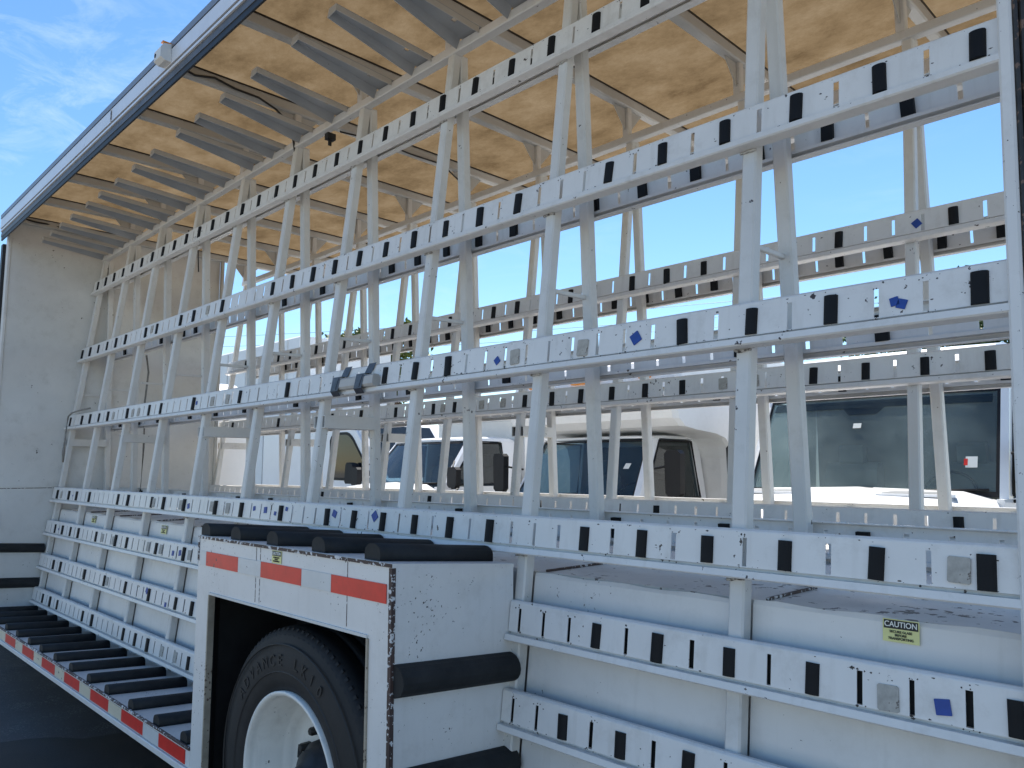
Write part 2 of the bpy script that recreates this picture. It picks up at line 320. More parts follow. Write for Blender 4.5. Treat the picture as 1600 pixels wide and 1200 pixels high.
def rail(pl, x0, x1, zb, pads, slots=None, step=0.1205, h=0.143, parent=TR, tiles=(), blues=(), mt='rail', pads_obj=True, fill=True):
    W = 0.03; T = 0.003; SW, S0, S1 = 0.0074, 0.036, 0.117
    pads = sorted(pads)
    xs = []
    if fill:
        seq = [x0 + 0.03] + pads + [x1 - 0.03]
        for a, b_ in zip(seq[:-1], seq[1:]):
            n = max(0, round((b_ - a) / step) - 1)
            for i in range(n): xs.append(a + (b_ - a) * (i + 1) / (n + 1))
    if slots is not None: xs = list(slots)
    xs = sorted(x for x in xs if x0 + 0.02 < x < x1 - 0.02)
    b = MB()
    def q(x, v, w_): return pl.p(x, zb) + pl.v * v + pl.w * w_
    def bx(xa, xb, va, vb, wa, wb):
        b.hexa([q(xa, va, wa), q(xb, va, wa), q(xb, va, wb), q(xa, va, wb), q(xa, vb, wa), q(xb, vb, wa), q(xb, vb, wb), q(xa, vb, wb)])
    VB, VT = 0.033, h - 0.010
    cur = x0
    for x in xs:
        hw = SW * random.uniform(0.8, 1.15)
        bx(cur, x - hw, VB, VT, W - T, W); bx(x - hw, x + hw, VB, S0, W - T, W); bx(x - hw, x + hw, S1, VT, W - T, W); cur = x + hw
    bx(cur, x1, VB, VT, W - T, W)
    # folded top flange and stepped bottom lip
    top = [(VT, W), (VT + 0.004, W - 0.001), (h, W - 0.008), (h, 0.002), (h - 0.003, 0.002), (h - 0.004, W - 0.011), (VT, W - T)]
    bot = [(VB, W), (VB - 0.001, W - 0.014), (VB - 0.009, W - 0.014), (VB - 0.010, W + 0.016), (0.004, W + 0.019), (0.0, W + 0.014), (0.0, 0.002), (0.003, 0.002), (0.004, W + 0.013), (VB - 0.013, W + 0.011), (VB - 0.012, W - 0.017), (VB, W - 0.017), (VB, W - T)]
    b.prism(top, pl.p(x0, zb), pl.p(x1, zb), pl.v, pl.w); b.prism(bot, pl.p(x0, zb), pl.p(x1, zb), pl.v, pl.w)
    r = b.build('rail', mt, parent)
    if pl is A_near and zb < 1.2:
        b = MB(); bx(x0 + 0.004, x1 - 0.004, 0.036, h - 0.014, 0.006, 0.012); b.build('slot_shade_strip', 'rubber', r)  # black strip added as the deep shadow inside the rail, behind the slots
    if pl is A_near:
        cb = MB()
        for x in xs:
            if x < -4.2 or random.random() < .25: continue
            for (v0, sg) in ((S1, 1), (S0, -1)):
                for _ in range(random.randint(1, 4)):
                    ax_ = x + random.gauss(0, .012); av = v0 + sg * abs(random.gauss(.003, .006)); rr_ = random.uniform(.0012, .0042); n_ = random.randint(4, 6)
                    cb.add([q(ax_ + rr_ * random.uniform(.5, 1.3) * math.cos(6.283 * k / n_), av + rr_ * random.uniform(.5, 1.3) * math.sin(6.283 * k / n_), W + .0004) for k in range(n_)], [tuple(range(n_))])
        for _ in range(int((x1 - x0) * 14)):
            ax_ = random.uniform(max(x0, -4), x1); av = random.choice([VT - .001, VB + .002, random.uniform(VB, VT)]) + random.gauss(0, .002); rr_ = random.uniform(.0008, .003); n_ = random.randint(4, 6); el = random.uniform(.8, 2.4)
            cb.add([q(ax_ + rr_ * el * random.uniform(.5, 1.3) * math.cos(6.283 * k / n_), min(VT, max(VB, av + rr_ * random.uniform(.4, 1.2) * math.sin(6.283 * k / n_))), W + .0004) for k in range(n_)], [tuple(range(n_))])
        if cb.f: cb.build('paint_chips', 'chip', r)['kind'] = 'stuff'
    if pads_obj:
        for x in pads:
            inst('rubber_pad', PAD[0 if random.random() < .6 else 1], pl.mtx(x + random.uniform(-.002, .002), zb + 0.075, W) @ Matrix.Rotation(random.gauss(0, 0.025), 4, 'Z') @ Matrix.Diagonal((random.uniform(.93, 1.05), random.uniform(.94, 1.04), 1, 1)), r)
    for (x, z) in tiles:
        inst('adhesive_square', TILE, pl.mtx(x, z, W + 0.0005) @ Matrix.Rotation(random.gauss(0, 0.05), 4, 'Z'), r)
    for (x, z, a, s) in blues:
        inst('blue_sticker', BLUE, pl.mtx(x, z, W + 0.0005) @ Matrix.Rotation(R_(a), 4, 'Z') @ Matrix.Diagonal((s, s, 1, 1)), r)
    return r

pads1 = [-1.862 - 0.2448 * i for i in range(28)] + [-1.617, -1.372, -1.127, -0.882, -0.637]
pads1 = [p for p in pads1 if p > -8.33]
pads2 = [-0.507, -0.758, -1.007, -1.254, -1.502, -1.743, -1.985, -2.227, -2.468, -2.707, -2.947, -3.187, -3.425, -3.668, -3.907, -4.146, -4.393, -5.114, -5.599, -5.840, -6.328, -6.570, -7.054, -7.303, -7.549, -7.796, -8.041, -8.290]
pads2.remove(-1.985)
pads3 = [-0.521, -0.894, -1.139, -1.382, -2.584, -2.819, -3.057, -4.011, -4.615, -5.332, -5.934, -6.172, -6.653, -7.137, -7.383, -7.628, -7.872, -8.242]
pads4 = [-0.526, -0.774, -1.019, -1.262, -1.503, -1.744, -2.222, -2.461, -2.698, -2.934, -3.173, -3.411, -3.884, -4.358, -4.714, -5.198, -5.558, -5.783, -6.272, -6.504, -7.221, -7.585, -7.817, -8.184]
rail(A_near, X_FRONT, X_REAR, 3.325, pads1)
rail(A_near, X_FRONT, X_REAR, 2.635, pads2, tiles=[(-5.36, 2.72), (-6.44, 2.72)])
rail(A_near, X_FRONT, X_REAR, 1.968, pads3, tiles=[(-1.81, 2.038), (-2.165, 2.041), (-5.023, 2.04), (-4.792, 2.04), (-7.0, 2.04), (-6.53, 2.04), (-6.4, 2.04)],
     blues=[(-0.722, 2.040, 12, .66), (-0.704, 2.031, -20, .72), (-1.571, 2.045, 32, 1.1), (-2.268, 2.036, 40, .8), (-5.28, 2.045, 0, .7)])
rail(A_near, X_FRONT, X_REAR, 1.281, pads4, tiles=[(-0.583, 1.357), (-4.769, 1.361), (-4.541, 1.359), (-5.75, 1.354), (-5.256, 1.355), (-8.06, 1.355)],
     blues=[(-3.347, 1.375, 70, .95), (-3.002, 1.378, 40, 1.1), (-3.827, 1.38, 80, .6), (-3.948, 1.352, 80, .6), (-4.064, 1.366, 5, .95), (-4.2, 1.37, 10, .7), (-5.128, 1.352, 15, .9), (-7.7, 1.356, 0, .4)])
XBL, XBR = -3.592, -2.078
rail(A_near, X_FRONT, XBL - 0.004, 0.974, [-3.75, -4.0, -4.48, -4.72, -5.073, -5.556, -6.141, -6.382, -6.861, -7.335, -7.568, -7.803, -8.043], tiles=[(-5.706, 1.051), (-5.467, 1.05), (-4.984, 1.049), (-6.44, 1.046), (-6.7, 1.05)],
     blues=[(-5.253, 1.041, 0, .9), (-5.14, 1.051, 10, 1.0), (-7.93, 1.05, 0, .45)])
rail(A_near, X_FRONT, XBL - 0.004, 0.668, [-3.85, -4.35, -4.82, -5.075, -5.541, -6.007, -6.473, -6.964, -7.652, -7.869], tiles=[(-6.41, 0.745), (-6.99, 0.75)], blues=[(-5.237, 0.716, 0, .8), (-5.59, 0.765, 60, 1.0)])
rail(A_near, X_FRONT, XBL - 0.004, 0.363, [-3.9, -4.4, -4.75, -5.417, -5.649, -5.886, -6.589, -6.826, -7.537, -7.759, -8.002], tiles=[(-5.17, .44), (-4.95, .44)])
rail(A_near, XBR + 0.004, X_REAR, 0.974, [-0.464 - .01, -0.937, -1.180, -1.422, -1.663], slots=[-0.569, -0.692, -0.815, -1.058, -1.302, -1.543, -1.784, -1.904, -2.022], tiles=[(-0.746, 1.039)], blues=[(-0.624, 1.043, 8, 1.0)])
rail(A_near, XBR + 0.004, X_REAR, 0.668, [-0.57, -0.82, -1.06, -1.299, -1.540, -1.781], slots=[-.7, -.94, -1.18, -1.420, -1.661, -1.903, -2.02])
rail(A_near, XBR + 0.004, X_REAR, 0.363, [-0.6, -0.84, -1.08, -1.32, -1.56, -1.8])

# rear faces of the first rack, seen from behind
rail(A_far, X_FRONT, X_REAR, 3.42, [-0.66 - 0.2512 * i for i in range(30)])
rail(A_far, X_FRONT, X_REAR, 2.675, [-0.778, -1.035, -1.29, -1.55, -1.803, -2.053, -2.304, -2.554, -2.804, -3.06, -3.31, -3.55, -4.052, -4.301, -4.55, -4.8, -5.3, -5.8, -6.3, -6.55, -7.05, -7.55, -8.0])
rail(A_far, X_FRONT, X_REAR, 1.972, [-0.9, -1.4, -2.63, -2.9, -3.4, -3.9, -4.65, -5.4, -5.9, -6.4, -7.1, -7.6, -8.1])
rail(A_far, X_FRONT, X_REAR, 1.281, [-1.0, -1.5, -2.0, -3.0, -4.0, -5.0, -5.5, -6.5, -7.5])

# posts: square tubes, chamfered
def post(pl, x, z0, z1, wd=0.05, dp=0.05, name='post', m='post', w0=0.0):
    b = MB(); b.prism(rect(0, wd, w0 - dp, w0, 0.006), pl.p(x, z0), pl.p(x, z1), (1, 0, 0), pl.w); return b.build(name, m, TR)
for x in LEG_X:
    post(A_near, x, 0.33, 3.70)
    post(A_far, x + 0.002, 1.22, 3.70)
    post(B_near, x, 1.22, 3.70)
    post(B_far, x + 0.002, 1.22, 3.70)
for x in LEG_X[:6]:
    for zb in (3.325, 2.635, 1.968, 1.281):
        b = MB(); pts_ = [A_near.p(x - 0.004 + 0.0145 * k_, zb - 0.004 + random.uniform(-.003, .003), 0.004) for k_ in range(5)]
        b.tube(pts_, [random.uniform(.003, .0055) for _ in pts_], 6); b.build('weld_bead', 'weld', TR)
# second rack on the far side of the aisle
padsB2 = [-0.74, -0.988, -1.497, -2.0, -2.253, -2.5, -2.75, -3.045, -3.243, -3.738, -3.979, -4.223, -4.471, -4.97, -5.214, -5.949, -6.44, -6.933, -7.178, -7.9]
padsB3 = [-0.62, -0.864, -1.117, -1.37, -1.619, -2.365, -2.613, -2.858, -3.1, -3.346, -3.59, -4.316, -4.563, -5.046, -5.539, -6.0, -6.985, -7.5, -8.0]
rail(B_near, X_FRONT, X_REAR, 3.325, [-0.7 - 0.5 * i for i in range(15)])
rail(B_near, X_FRONT, X_REAR, 2.640, padsB2, blues=[(-1.14, 2.715, 35, 1.0)])
rail(B_near, X_FRONT, X_REAR, 1.970, padsB3, tiles=[(-2.11, 2.045), (-1.93, 2.045), (-3.8, 2.045), (-4.02, 2.045), (-4.45, 2.045)])
rail(B_near, X_FRONT, X_REAR, 1.281, [-1.0, -2.5, -3.5, -4.5, -6.0])
rail(B_far, X_FRONT, X_REAR, 3.325, [-0.9 - 0.6 * i for i in range(12)])
rail(B_far, X_FRONT, X_REAR, 2.62, [-0.87 - 0.248 * i for i in range(28)])
rail(B_far, X_FRONT, X_REAR, 1.965, [-0.9 - 0.74 * i for i in range(10)])
rail(B_far, X_FRONT, X_REAR, 1.281, [-0.9 - 0.74 * i for i in range(10)])

# spines at the tops of the two racks, posts up to the roof bows and their gussets
YS1, YS2 = 2.395, 3.885
for ys in (YS1, YS2):
    b = MB(); b.prism(rect(-0.028, 0.028, 3.690, 3.738, 0.005), (X_FRONT - 0.01, ys, 0), (X_REAR + 0.5, ys, 0), (0, 1, 0), (0, 0, 1)); b.build('spine_beam', 'post', TR)
BOW_X = [x + 0.0 for x in LEG_X] + [-0.45, 0.3]
ROOF_Z = 4.0
YFAR = 4.77
for x in BOW_X:
    b = MB(); b.prism(bev([(-0.03, 3.925), (0.03, 3.925), (0.034, 3.991), (-0.034, 3.991)], 0.008), (x, 1.56, 0), (x, YFAR - 0.02, 0), (1, 0, 0), (0, 0, 1)); bo = b.build('roof_bow', 'bow', TR)
    b = MB(); b.box(x + 0.0345, x + 0.040, 1.58, YFAR - 0.03, 3.984, 3.993); b.build('bow_gap_shade', 'black', bo)  # thin black strip painting the dark gap along the bow
    for ys in (YS1, YS2):
        b = MB(); b.prism(rect(-0.024, 0.024, ys - 0.022, ys + 0.022, 0.005), (x, 0, 3.739), (x, 0, 3.924), (1, 0, 0), (0, 1, 0)); b.build('roof_strut', 'post', bo)
        for sg in (-1, 1):
            b = MB(); b.add([(x - 0.003, ys + sg * 0.024, 3.78), (x - 0.003, ys + sg * 0.024, 3.923), (x - 0.003, ys + sg * 0.15, 3.923), (x + 0.003, ys + sg * 0.024, 3.78), (x + 0.003, ys + sg * 0.024, 3.923), (x + 0.003, ys + sg * 0.15, 3.923)],
                            [(0, 1, 2), (5, 4, 3), (0, 3, 4, 1), (1, 4, 5, 2), (2, 5, 3, 0)]); b.build('gusset', 'bow', bo)
# roof skin with a slight sag between the bows
b = MB(); nx, ny = 60, 16; XR0, XR1 = -8.42, 0.4
for i in range(nx + 1):
    for j in range(ny + 1):
        x = XR0 + (XR1 - XR0) * i / nx; y = 1.53 + (YFAR - 1.53) * j / ny
        d = min(abs(x - q) for q in BOW_X)
        b.v.append((x, y, ROOF_Z + 0.002 + 0.012 * math.sin(math.pi * j / ny) - 0.006 * min(1, d / 0.25)))
for i in range(nx):
    for j in range(ny):
        a = i * (ny + 1) + j; b.f.append((a, a + ny + 1, a + ny + 2, a + 1)); b.sm.append(True)
b.build('roof_skin', 'roof', TR)
# roof side rail: aluminium extrusion, dark track and black gasket
re = MB(); re.prism([(1.492, 3.945), (1.492, 3.985), (1.51, 4.0), (1.54, 4.0), (1.54, 3.945)], (XR0, 0, 0), (XR1, 0, 0), (0, 1, 0), (0, 0, 1)); rr = re.build('roof_side_rail', 'alug', TR)
for (y0, y1, z0, z1, m, nm) in ((1.504, 1.54, 3.938, 3.9445, 'black', 'gasket'), (1.494, 1.54, 3.850, 3.9375, 'alu', 'side_band'), (1.503, 1.54, 3.838, 3.8495, 'black', 'gasket'),
                                (1.497, 1.54, 3.822, 3.8375, 'alu', 'side_lip'), (1.506, 1.535, 3.800, 3.8215, 'alud', 'curtain_track'), (1.503, 1.524, 3.772, 3.7995, 'alud', 'curtain_track'), (1.507, 1.518, 3.738, 3.7715, 'black', 'gasket')):
    b = MB(); b.box(XR0 + 0.002, XR1 - 0.002, y0, y1, z0, z1); b.build(nm, m, rr)
b = MB(); b.box(XR0 + 0.002, XR1 - 0.002, 1.541, 1.56, 3.845, 3.99); b.build('inner_flange', 'bow', rr)
b = MB(); b.box(-5.262, -5.25, 1.490, 1.4935, 3.852, 3.936); b.build('band_joint', 'edge', rr)
b = MB(); b.box(XR0 + 0.002, XR1 - 0.002, YFAR - 0.03, YFAR + 0.012, 3.80, 4.0); b.build('far_side_rail', 'alu', TR)
# side marker lamp housing on the roof rail
b = MB(); b.prism([(1.435, 3.875), (1.435, 3.93), (1.45, 3.955), (1.493, 3.965), (1.493, 3.86), (1.46, 3.86)], (-4.34, 0, 0), (-4.24, 0, 0), (0, 1, 0), (0, 0, 1)); ml = b.build('marker_lamp', 'bulk', TR)
b = MB(); b.box(-4.275, -4.245, 1.446, 1.492, 3.9655, 3.972); b.build('lamp_lens', 'amber', ml)
b = MB(); b.lathe_y([(0.0, -0.003), (0.012, -0.003), (0.012, 0.0)], (-4.32, 1.436, 3.905), 12); b.build('lamp_plug', 'black', ml)

# outrigger arms under the roof: tapered trays open downwards
def arm(xl):
    xr = xl + 0.18; z0 = 3.745; y0, y1 = 2.42, 1.80; zt = 3.785
    b = MB(); fl = 0.05; t = 0.004; e = 0.03
    P = [(xl + e, y0, z0), (xr, y0, z0), (xr - 0.008, y1, zt), (xr - 0.07, y1, zt)]
    def at(u, v):   # u 0..1 left-right, v 0..1 root-tip
        a = Vector(P[0]).lerp(Vector(P[3]), v); c = Vector(P[1]).lerp(Vector(P[2]), v); return a.lerp(c, u)
    sl = [0.27 + random.uniform(-.02, .02), 0.60 + random.uniform(-.02, .02)]
    vs_ = [0.0] + [q for s_ in sl for q in (s_ - 0.022, s_ + 0.022)] + [1.0]
    for i in range(len(vs_) - 1):
        va, vb = vs_[i], vs_[i + 1]
        us = [(0, 1)] if i % 2 == 0 else [(0, 0.50), (0.84, 1)]
        for ua, ub in us:
            q = [at(ua, va), at(ub, va), at(ub, vb), at(ua, vb)]
            b.hexa([Vector(v) - Vector((0, 0, t)) for v in q] + q)
    # splayed left flange, upright right flange, closed tip
    vr = (2.42 - 2.364) / (2.42 - 1.80)
    a, c = at(0, vr), at(0, 1); f2 = fl * .8
    b.hexa([(a.x - e, a.y, a.z - fl), (a.x - e + t, a.y, a.z - fl), (c.x - e * .5 + t, c.y, c.z - f2), (c.x - e * .5, c.y, c.z - f2), (a.x, a.y, a.z - t), (a.x + t, a.y, a.z - t), (c.x + t, c.y, c.z - t), (c.x, c.y, c.z - t)])
    ao = b.build('outrigger_arm', 'arm', TR); b = MB()
    a2, c2 = at(1, vr), at(1, 1)
    b.hexa([(a2.x - t, a2.y, a2.z - fl * .7), (a2.x, a2.y, a2.z - fl * .7), (c2.x, c2.y, c2.z - f2 * .8), (c2.x - t, c2.y, c2.z - f2 * .8), (a2.x - t, a2.y, a2.z - t), (a2.x, a2.y, a2.z - t), (c2.x, c2.y, c2.z - t), (c2.x - t, c2.y, c2.z - t)])
    b.hexa([(c.x - e * .5, c.y - t, c.z - f2), (c2.x, c2.y - t, c2.z - f2 * .8), (c2.x, c2.y, c2.z - f2 * .8), (c.x - e * .5, c.y, c.z - f2), (c.x, c.y - t, c.z), (c2.x, c2.y - t, c2.z), (c2.x, c2.y, c2.z), (c.x, c.y, c.z)])
    b.build('arm_flange', 'bow', ao); return ao
for i in range(22):
    arm([-2.446, -2.814, -3.185, -3.539, -3.989, -4.386, -4.75, -5.05, -5.506, -5.874, -6.247, -6.637, -6.964, -7.40, -7.728, -8.03, -8.33][i] if i < 17 else -2.07 + 0.375 * (i - 17))

# cross ties between the legs of each A frame
for i, x in enumerate(LEG_X):
    for na, fa, pts in ((A_near, A_far, 0), (B_near, B_far, 1)):
        z = 2.325
        a = na.p(x + 0.02, z, -0.05); c = fa.p(x + 0.02, z, -0.05)
        b = MB(); b.prism(rect(-0.008, 0.008, -0.009, 0.009, 0.003), a, c, (1, 0, 0), (0, 0, 1)); b.build('cross_tie', 'post', TR)
    if i in (3, 5, 7, 9):
        z = 1.85
        for na, fa in ((A_near, A_far), (B_near, B_far)):
            y0 = na.p(x, z).y + 0.003; y1 = fa.p(x, z).y - 0.051
            b = MB(); t = 0.004; h = 0.034; xx = x - 0.03
            pr = [(0, -h), (0.06, -h), (0.06, h), (0, h)]
            b.box(xx, xx + 0.11, y0, y1, z + h - t, z + h); b.box(xx, xx + 0.11, y0, y1, z - h, z - h + t); b.box(xx, xx + t, y0, y1, z - h + t, z + h - t); b.box(xx + 0.11 - t, xx + 0.11, y0, y1, z - h + t, z + h - t)
            b.box(xx + t, xx + 0.11 - t, y0 + 0.05, y0 + 0.055, z - h + t, z + h - t)
            tb = b.build('socket_tube', 'post', TR)
            b = MB(); b.box(xx + t, xx + 0.11 - t, y0 + 0.012, y0 + 0.049, z - h + t, z + h - t); b.build('tube_end_shade', 'black', tb)  # black block painting the dark inside of the open tube end

# front bulkhead
b = MB(); b.box(-8.42, -8.375, 1.585, 3.60, 0.15, 3.985); BK = b.build('bulkhead', 'bulk', TR)
b = MB(); b.prism(rect(-8.44, -8.365, 1.555, 1.584, 0.006), (0, 0, 0.15), (0, 0, 3.985), (1, 0, 0), (0, 1, 0)); b.build('corner_post', 'bulk', TR)
b = MB(); b.box(-8.52, -8.445, 1.53, 1.60, 0.15, 3.72); b.build('curtain_seal', 'black', TR)
for zc, hh in ((0.885, 0.042), (0.568, 0.046)):
    b = MB(); pr = [(0, -hh), (0, hh)] + [(0.05 * math.cos(a), hh * math.sin(a)) for a in [R_(80 - 20 * i) for i in range(9)]]
    b.prism(pr, (-8.3745, 1.59, zc), (-8.3745, 2.02, zc - 0.03), (1, 0, 0), (0, 0, 1)); b.build('bumper_strip', 'rubber', BK)
b = MB(); b.box(-8.3745, -8.372, 1.59, 2.08, 1.415, 1.42); b.build('panel_seam', 'edge', BK)
b = MB(); b.box(-8.3745, -8.371, 1.59, 2.30, 1.43, 1.445); b.build('panel_seam', 'bulk', BK)
b = MB(); b.box(-8.374, -8.33, 3.601, 3.63, 1.2, 3.985); b.build('bulkhead_edge', 'bow', BK)

cb_ = MB(); cb_.prism(bev([(-8.62, 0.15), (-8.62, 2.45), (-9.0, 2.62), (-10.1, 2.60), (-10.35, 2.45), (-10.75, 1.55), (-11.9, 1.35), (-12.1, 1.2), (-12.15, 0.25)], .06), (0, 1.72, 0), (0, 4.10, 0), (1, 0, 0), (0, 0, 1)); CB = cb_.build('cab', 'cabw', TR)  # cab added in front of the bulkhead to shade the ground there
for yy in (1.708, 4.101):
    b = MB(); b.prism(bev([(-9.2, 1.5), (-10.5, 1.48), (-10.2, 2.3), (-9.2, 2.35)], .05), (0, yy, 0), (0, yy + 0.011, 0), (1, 0, 0), (0, 0, 1)); b.build('cab_window', 'dpane', CB)
b = MB(); b.prism([(-10.40, 2.40), (-10.74, 1.62), (-10.77, 1.63), (-10.43, 2.41)], (0, 1.85, 0), (0, 3.97, 0), (1, 0, 0), (0, 0, 1)); b.build('windscreen', 'dpane', CB)
for yy in (1.70, 3.86):
    b = MB(); b.lathe_y([(0.0, 0.04), (0.3, 0.04), (0.34, 0.0), (0.52, -0.01), (0.58, 0.03), (0.58, 0.24), (0.0, 0.24)], (-11.3, yy, GZ + 0.585), 40); b.build('front_wheel', 'tyre', TR)
# centre body under the racks: leaning panels between the legs and the worn ledge on top
Yb = lambda z: 2.06 + 0.053 + 0.122 * (z - 1.1)
legs_lo = sorted(LEG_X)
for a, c in zip([X_FRONT] + legs_lo, legs_lo + [X_REAR + 0.02]):
    xa, xb = a + 0.052, c - 0.002
    if a == X_FRONT: xa = X_FRONT
    if xb - xa < 0.05: continue
    z0, z1 = 0.28, 1.217 + random.uniform(-0.006, 0.004)
    b = MB(); n = 10
    for i in range(n + 1):
        x = xa + (xb - xa) * i / n; bulge = 0.006 * math.sin(math.pi * i / n) * random.uniform(.6, 1.2)
        for z, dy in ((z0, 0), (0.75, -bulge), (z1 - 0.012, -bulge * .5), (z1 + 0.003 * math.sin(i * 1.7), 0.006)):
            b.v.append((x, Yb(z) + dy, z))
    for i in range(n):
        for j in range(3): b.f.append((i * 4 + j, (i + 1) * 4 + j, (i + 1) * 4 + j + 1, i * 4 + j + 1)); b.sm.append(False)
    b.build('body_panel', 'panel', TR)
b = MB()
b.box(X_FRONT, X_REAR, 2.15, 4.05, 1.19, 1.213); LG = b.build('body_deck', 'ledge', TR)
b = MB(); b.box(X_FRONT, X_REAR, 2.16, 4.04, 0.25, 1.189); b.build('body_core', 'panel', TR)
for x in LEG_X[:-1]:
    b = MB(); b.box(x + 0.075, x + 0.083, 2.16, 2.49, 1.2135, 1.222); b.build('ledge_seam', 'edge', LG)

b = MB(); b.box(X_FRONT, X_REAR, 4.06, YFAR, 0.245, 0.345); b.build('far_deck', 'box', TR)
# rear end post with its dark rubber and rusty return
b = MB(); b.prism(rect(-0.458, -0.425, -0.06, 0.052, 0.006), A_near.p(0, 0.1), A_near.p(0, 3.98), (1, 0, 0), A_near.w); b.build('rear_post', 'box', TR)
b = MB(); b.prism(rect(-0.424, -0.412, -0.06, 0.048, 0.004), A_near.p(0, 0.1), A_near.p(0, 3.98), (1, 0, 0), A_near.w); b.build('door_seal', 'seal', TR)
b = MB(); b.prism(rect(-0.411, -0.33, -0.06, 0.044, 0.006), A_near.p(0, 0.1), A_near.p(0, 3.98), (1, 0, 0), A_near.w); b.build('door_jamb', 'seal', TR)

# low loading deck in front of the wheel box, tilted towards the rack
ZD = lambda y: 0.345 - 0.08 * (y - 1.5)
b = MB(); x0, x1 = -8.37, XBL - 0.002
b.hexa([(x0, 1.5, 0.245), (x1, 1.5, 0.245), (x1, 2.06, 0.20), (x0, 2.06, 0.20), (x0, 1.5, ZD(1.5)), (x1, 1.5, ZD(1.5)), (x1, 2.06, ZD(2.06)), (x0, 2.06, ZD(2.06))])
DK = b.build('loading_deck', 'box', TR)
b = MB(); b.prism(rect(1.492, 1.506, 0.338, 0.352, 0.003), (x0, 0, 0), (x1, 0, 0), (0, 1, 0), (0, 0, 1)); b.build('deck_edge', 'edge', DK)
x0b = XBR + 0.003
b = MB(); b.hexa([(x0b, 1.5, 0.245), (X_REAR, 1.5, 0.245), (X_REAR, 2.06, 0.20), (x0b, 2.06, 0.20), (x0b, 1.5, ZD(1.5)), (X_REAR, 1.5, ZD(1.5)), (X_REAR, 2.06, ZD(2.06)), (x0b, 2.06, ZD(2.06))])
DK2 = b.build('loading_deck', 'box', TR)
b = MB(); b.prism(rect(1.486, 1.4985, 0.232, 0.262, 0.003), (x0, 0, 0), (x1, 0, 0), (0, 1, 0), (0, 0, 1)); b.build('deck_lower_lip', 'box', DK)
def dpad(name, p0, p1, wd, ht, parent, m='rubber'):
    p0 = Vector(p0); p1 = Vector(p1); pr = [(-wd / 2, 0), (wd / 2, 0)] + [(wd / 2 * math.cos(a), ht * (0.45 + 0.55 * math.sin(a))) for a in [i * math.pi / 8 for i in range(9)]]
    b = MB(); b.prism(pr, p0, p1, (1, 0, 0), (0, 0, 1), True); return b.build(name, m, parent)
for x in [-3.706, -4.03, -4.395, -4.776, -5.107, -5.468, -5.817, -6.17, -6.50, -6.855, -7.192, -7.529, -7.85, -8.156]:
    j = random.uniform(-.012, .012)
    dpad('floor_pad', (x + j, 1.512, ZD(1.512) + .0005), (x + j * .3, 1.945, ZD(1.945) + .0005), 0.080, 0.050, DK)
for x in [-1.8, -1.45, -1.1, -0.75]: dpad('floor_pad', (x, 1.512, ZD(1.512) + .0005), (x, 1.94, ZD(1.94) + .0005), 0.088, 0.055, DK2)
# red and white reflector tape on the deck edge
x = -3.64; k = 0
while x > -8.3:
    wdt = 0.318 if k % 2 == 0 else 0.21
    b = MB(); b.box(max(x - wdt, -8.36), x - 0.002, 1.4965, 1.4992, 0.268, 0.330)
    b.build('reflector_tape', 'tape_r' if k % 2 == 0 else ('tape_w' if x > -4.3 else 'tape_c'), DK); x -= wdt; k += 1

# ------------------------------------------------------------------ wheel box
ZT = lambda y: 1.292 - 0.083 * (y - 1.5)
WB = MB()
XO0, XO1, ZO = -3.452, -2.209, 1.045
for (xa, xb, za, zb_) in ((XBL, XBR, ZO, 1.292), (XBL, XO0, 0.02, ZO), (XO1, XBR, 0.02, ZO)):
    WB.box(xa, xb, 1.5, 1.512, za, zb_ - 0.0)
WB.hexa([(XBR - 0.01, 1.512, 0.02), (XBR, 1.512, 0.02), (XBR, 2.048, 0.02), (XBR - 0.01, 2.048, 0.02), (XBR - 0.01, 1.512, ZT(1.512) - .004), (XBR, 1.512, ZT(1.512) - .004), (XBR, 2.048, ZT(2.048) - .004), (XBR - 0.01, 2.048, ZT(2.048) - .004)])
WB.hexa([(XBL, 1.512, 0.02), (XBL + .01, 1.512, 0.02), (XBL + .01, 2.048, 0.02), (XBL, 2.048, 0.02), (XBL, 1.512, ZT(1.512) - .004), (XBL + .01, 1.512, ZT(1.512) - .004), (XBL + .01, 2.048, ZT(2.048) - .004), (XBL, 2.048, ZT(2.048) - .004)])
WB.hexa([(XBL, 1.5, ZT(1.5) - .012), (XBR, 1.5, ZT(1.5) - .012), (XBR, 2.05, ZT(2.05) - .012), (XBL, 2.05, ZT(2.05) - .012), (XBL, 1.4985, ZT(1.5) + .002), (XBR + .0015, 1.4985, ZT(1.5) + .002), (XBR + .0015, 2.05, ZT(2.05) + .002), (XBL, 2.05, ZT(2.05) + .002)])
WBO = WB.build('wheel_box', 'box', TR)
# chipped dark edges
b = MB(); b.box(XBR - 0.014, XBR + 0.003, 1.4965, 1.512, 0.02, 1.279); b.build('worn_edge', 'edge', WBO)
b = MB(); b.box(XBL, XBR, 1.4955, 1.4983, 1.281, 1.2925); b.build('worn_edge', 'edge', WBO)
b = MB(); b.box(XBL - 0.002, XBL + 0.010, 1.4962, 1.506, 1.18, 1.2805); b.build('worn_edge', 'edge', WBO)
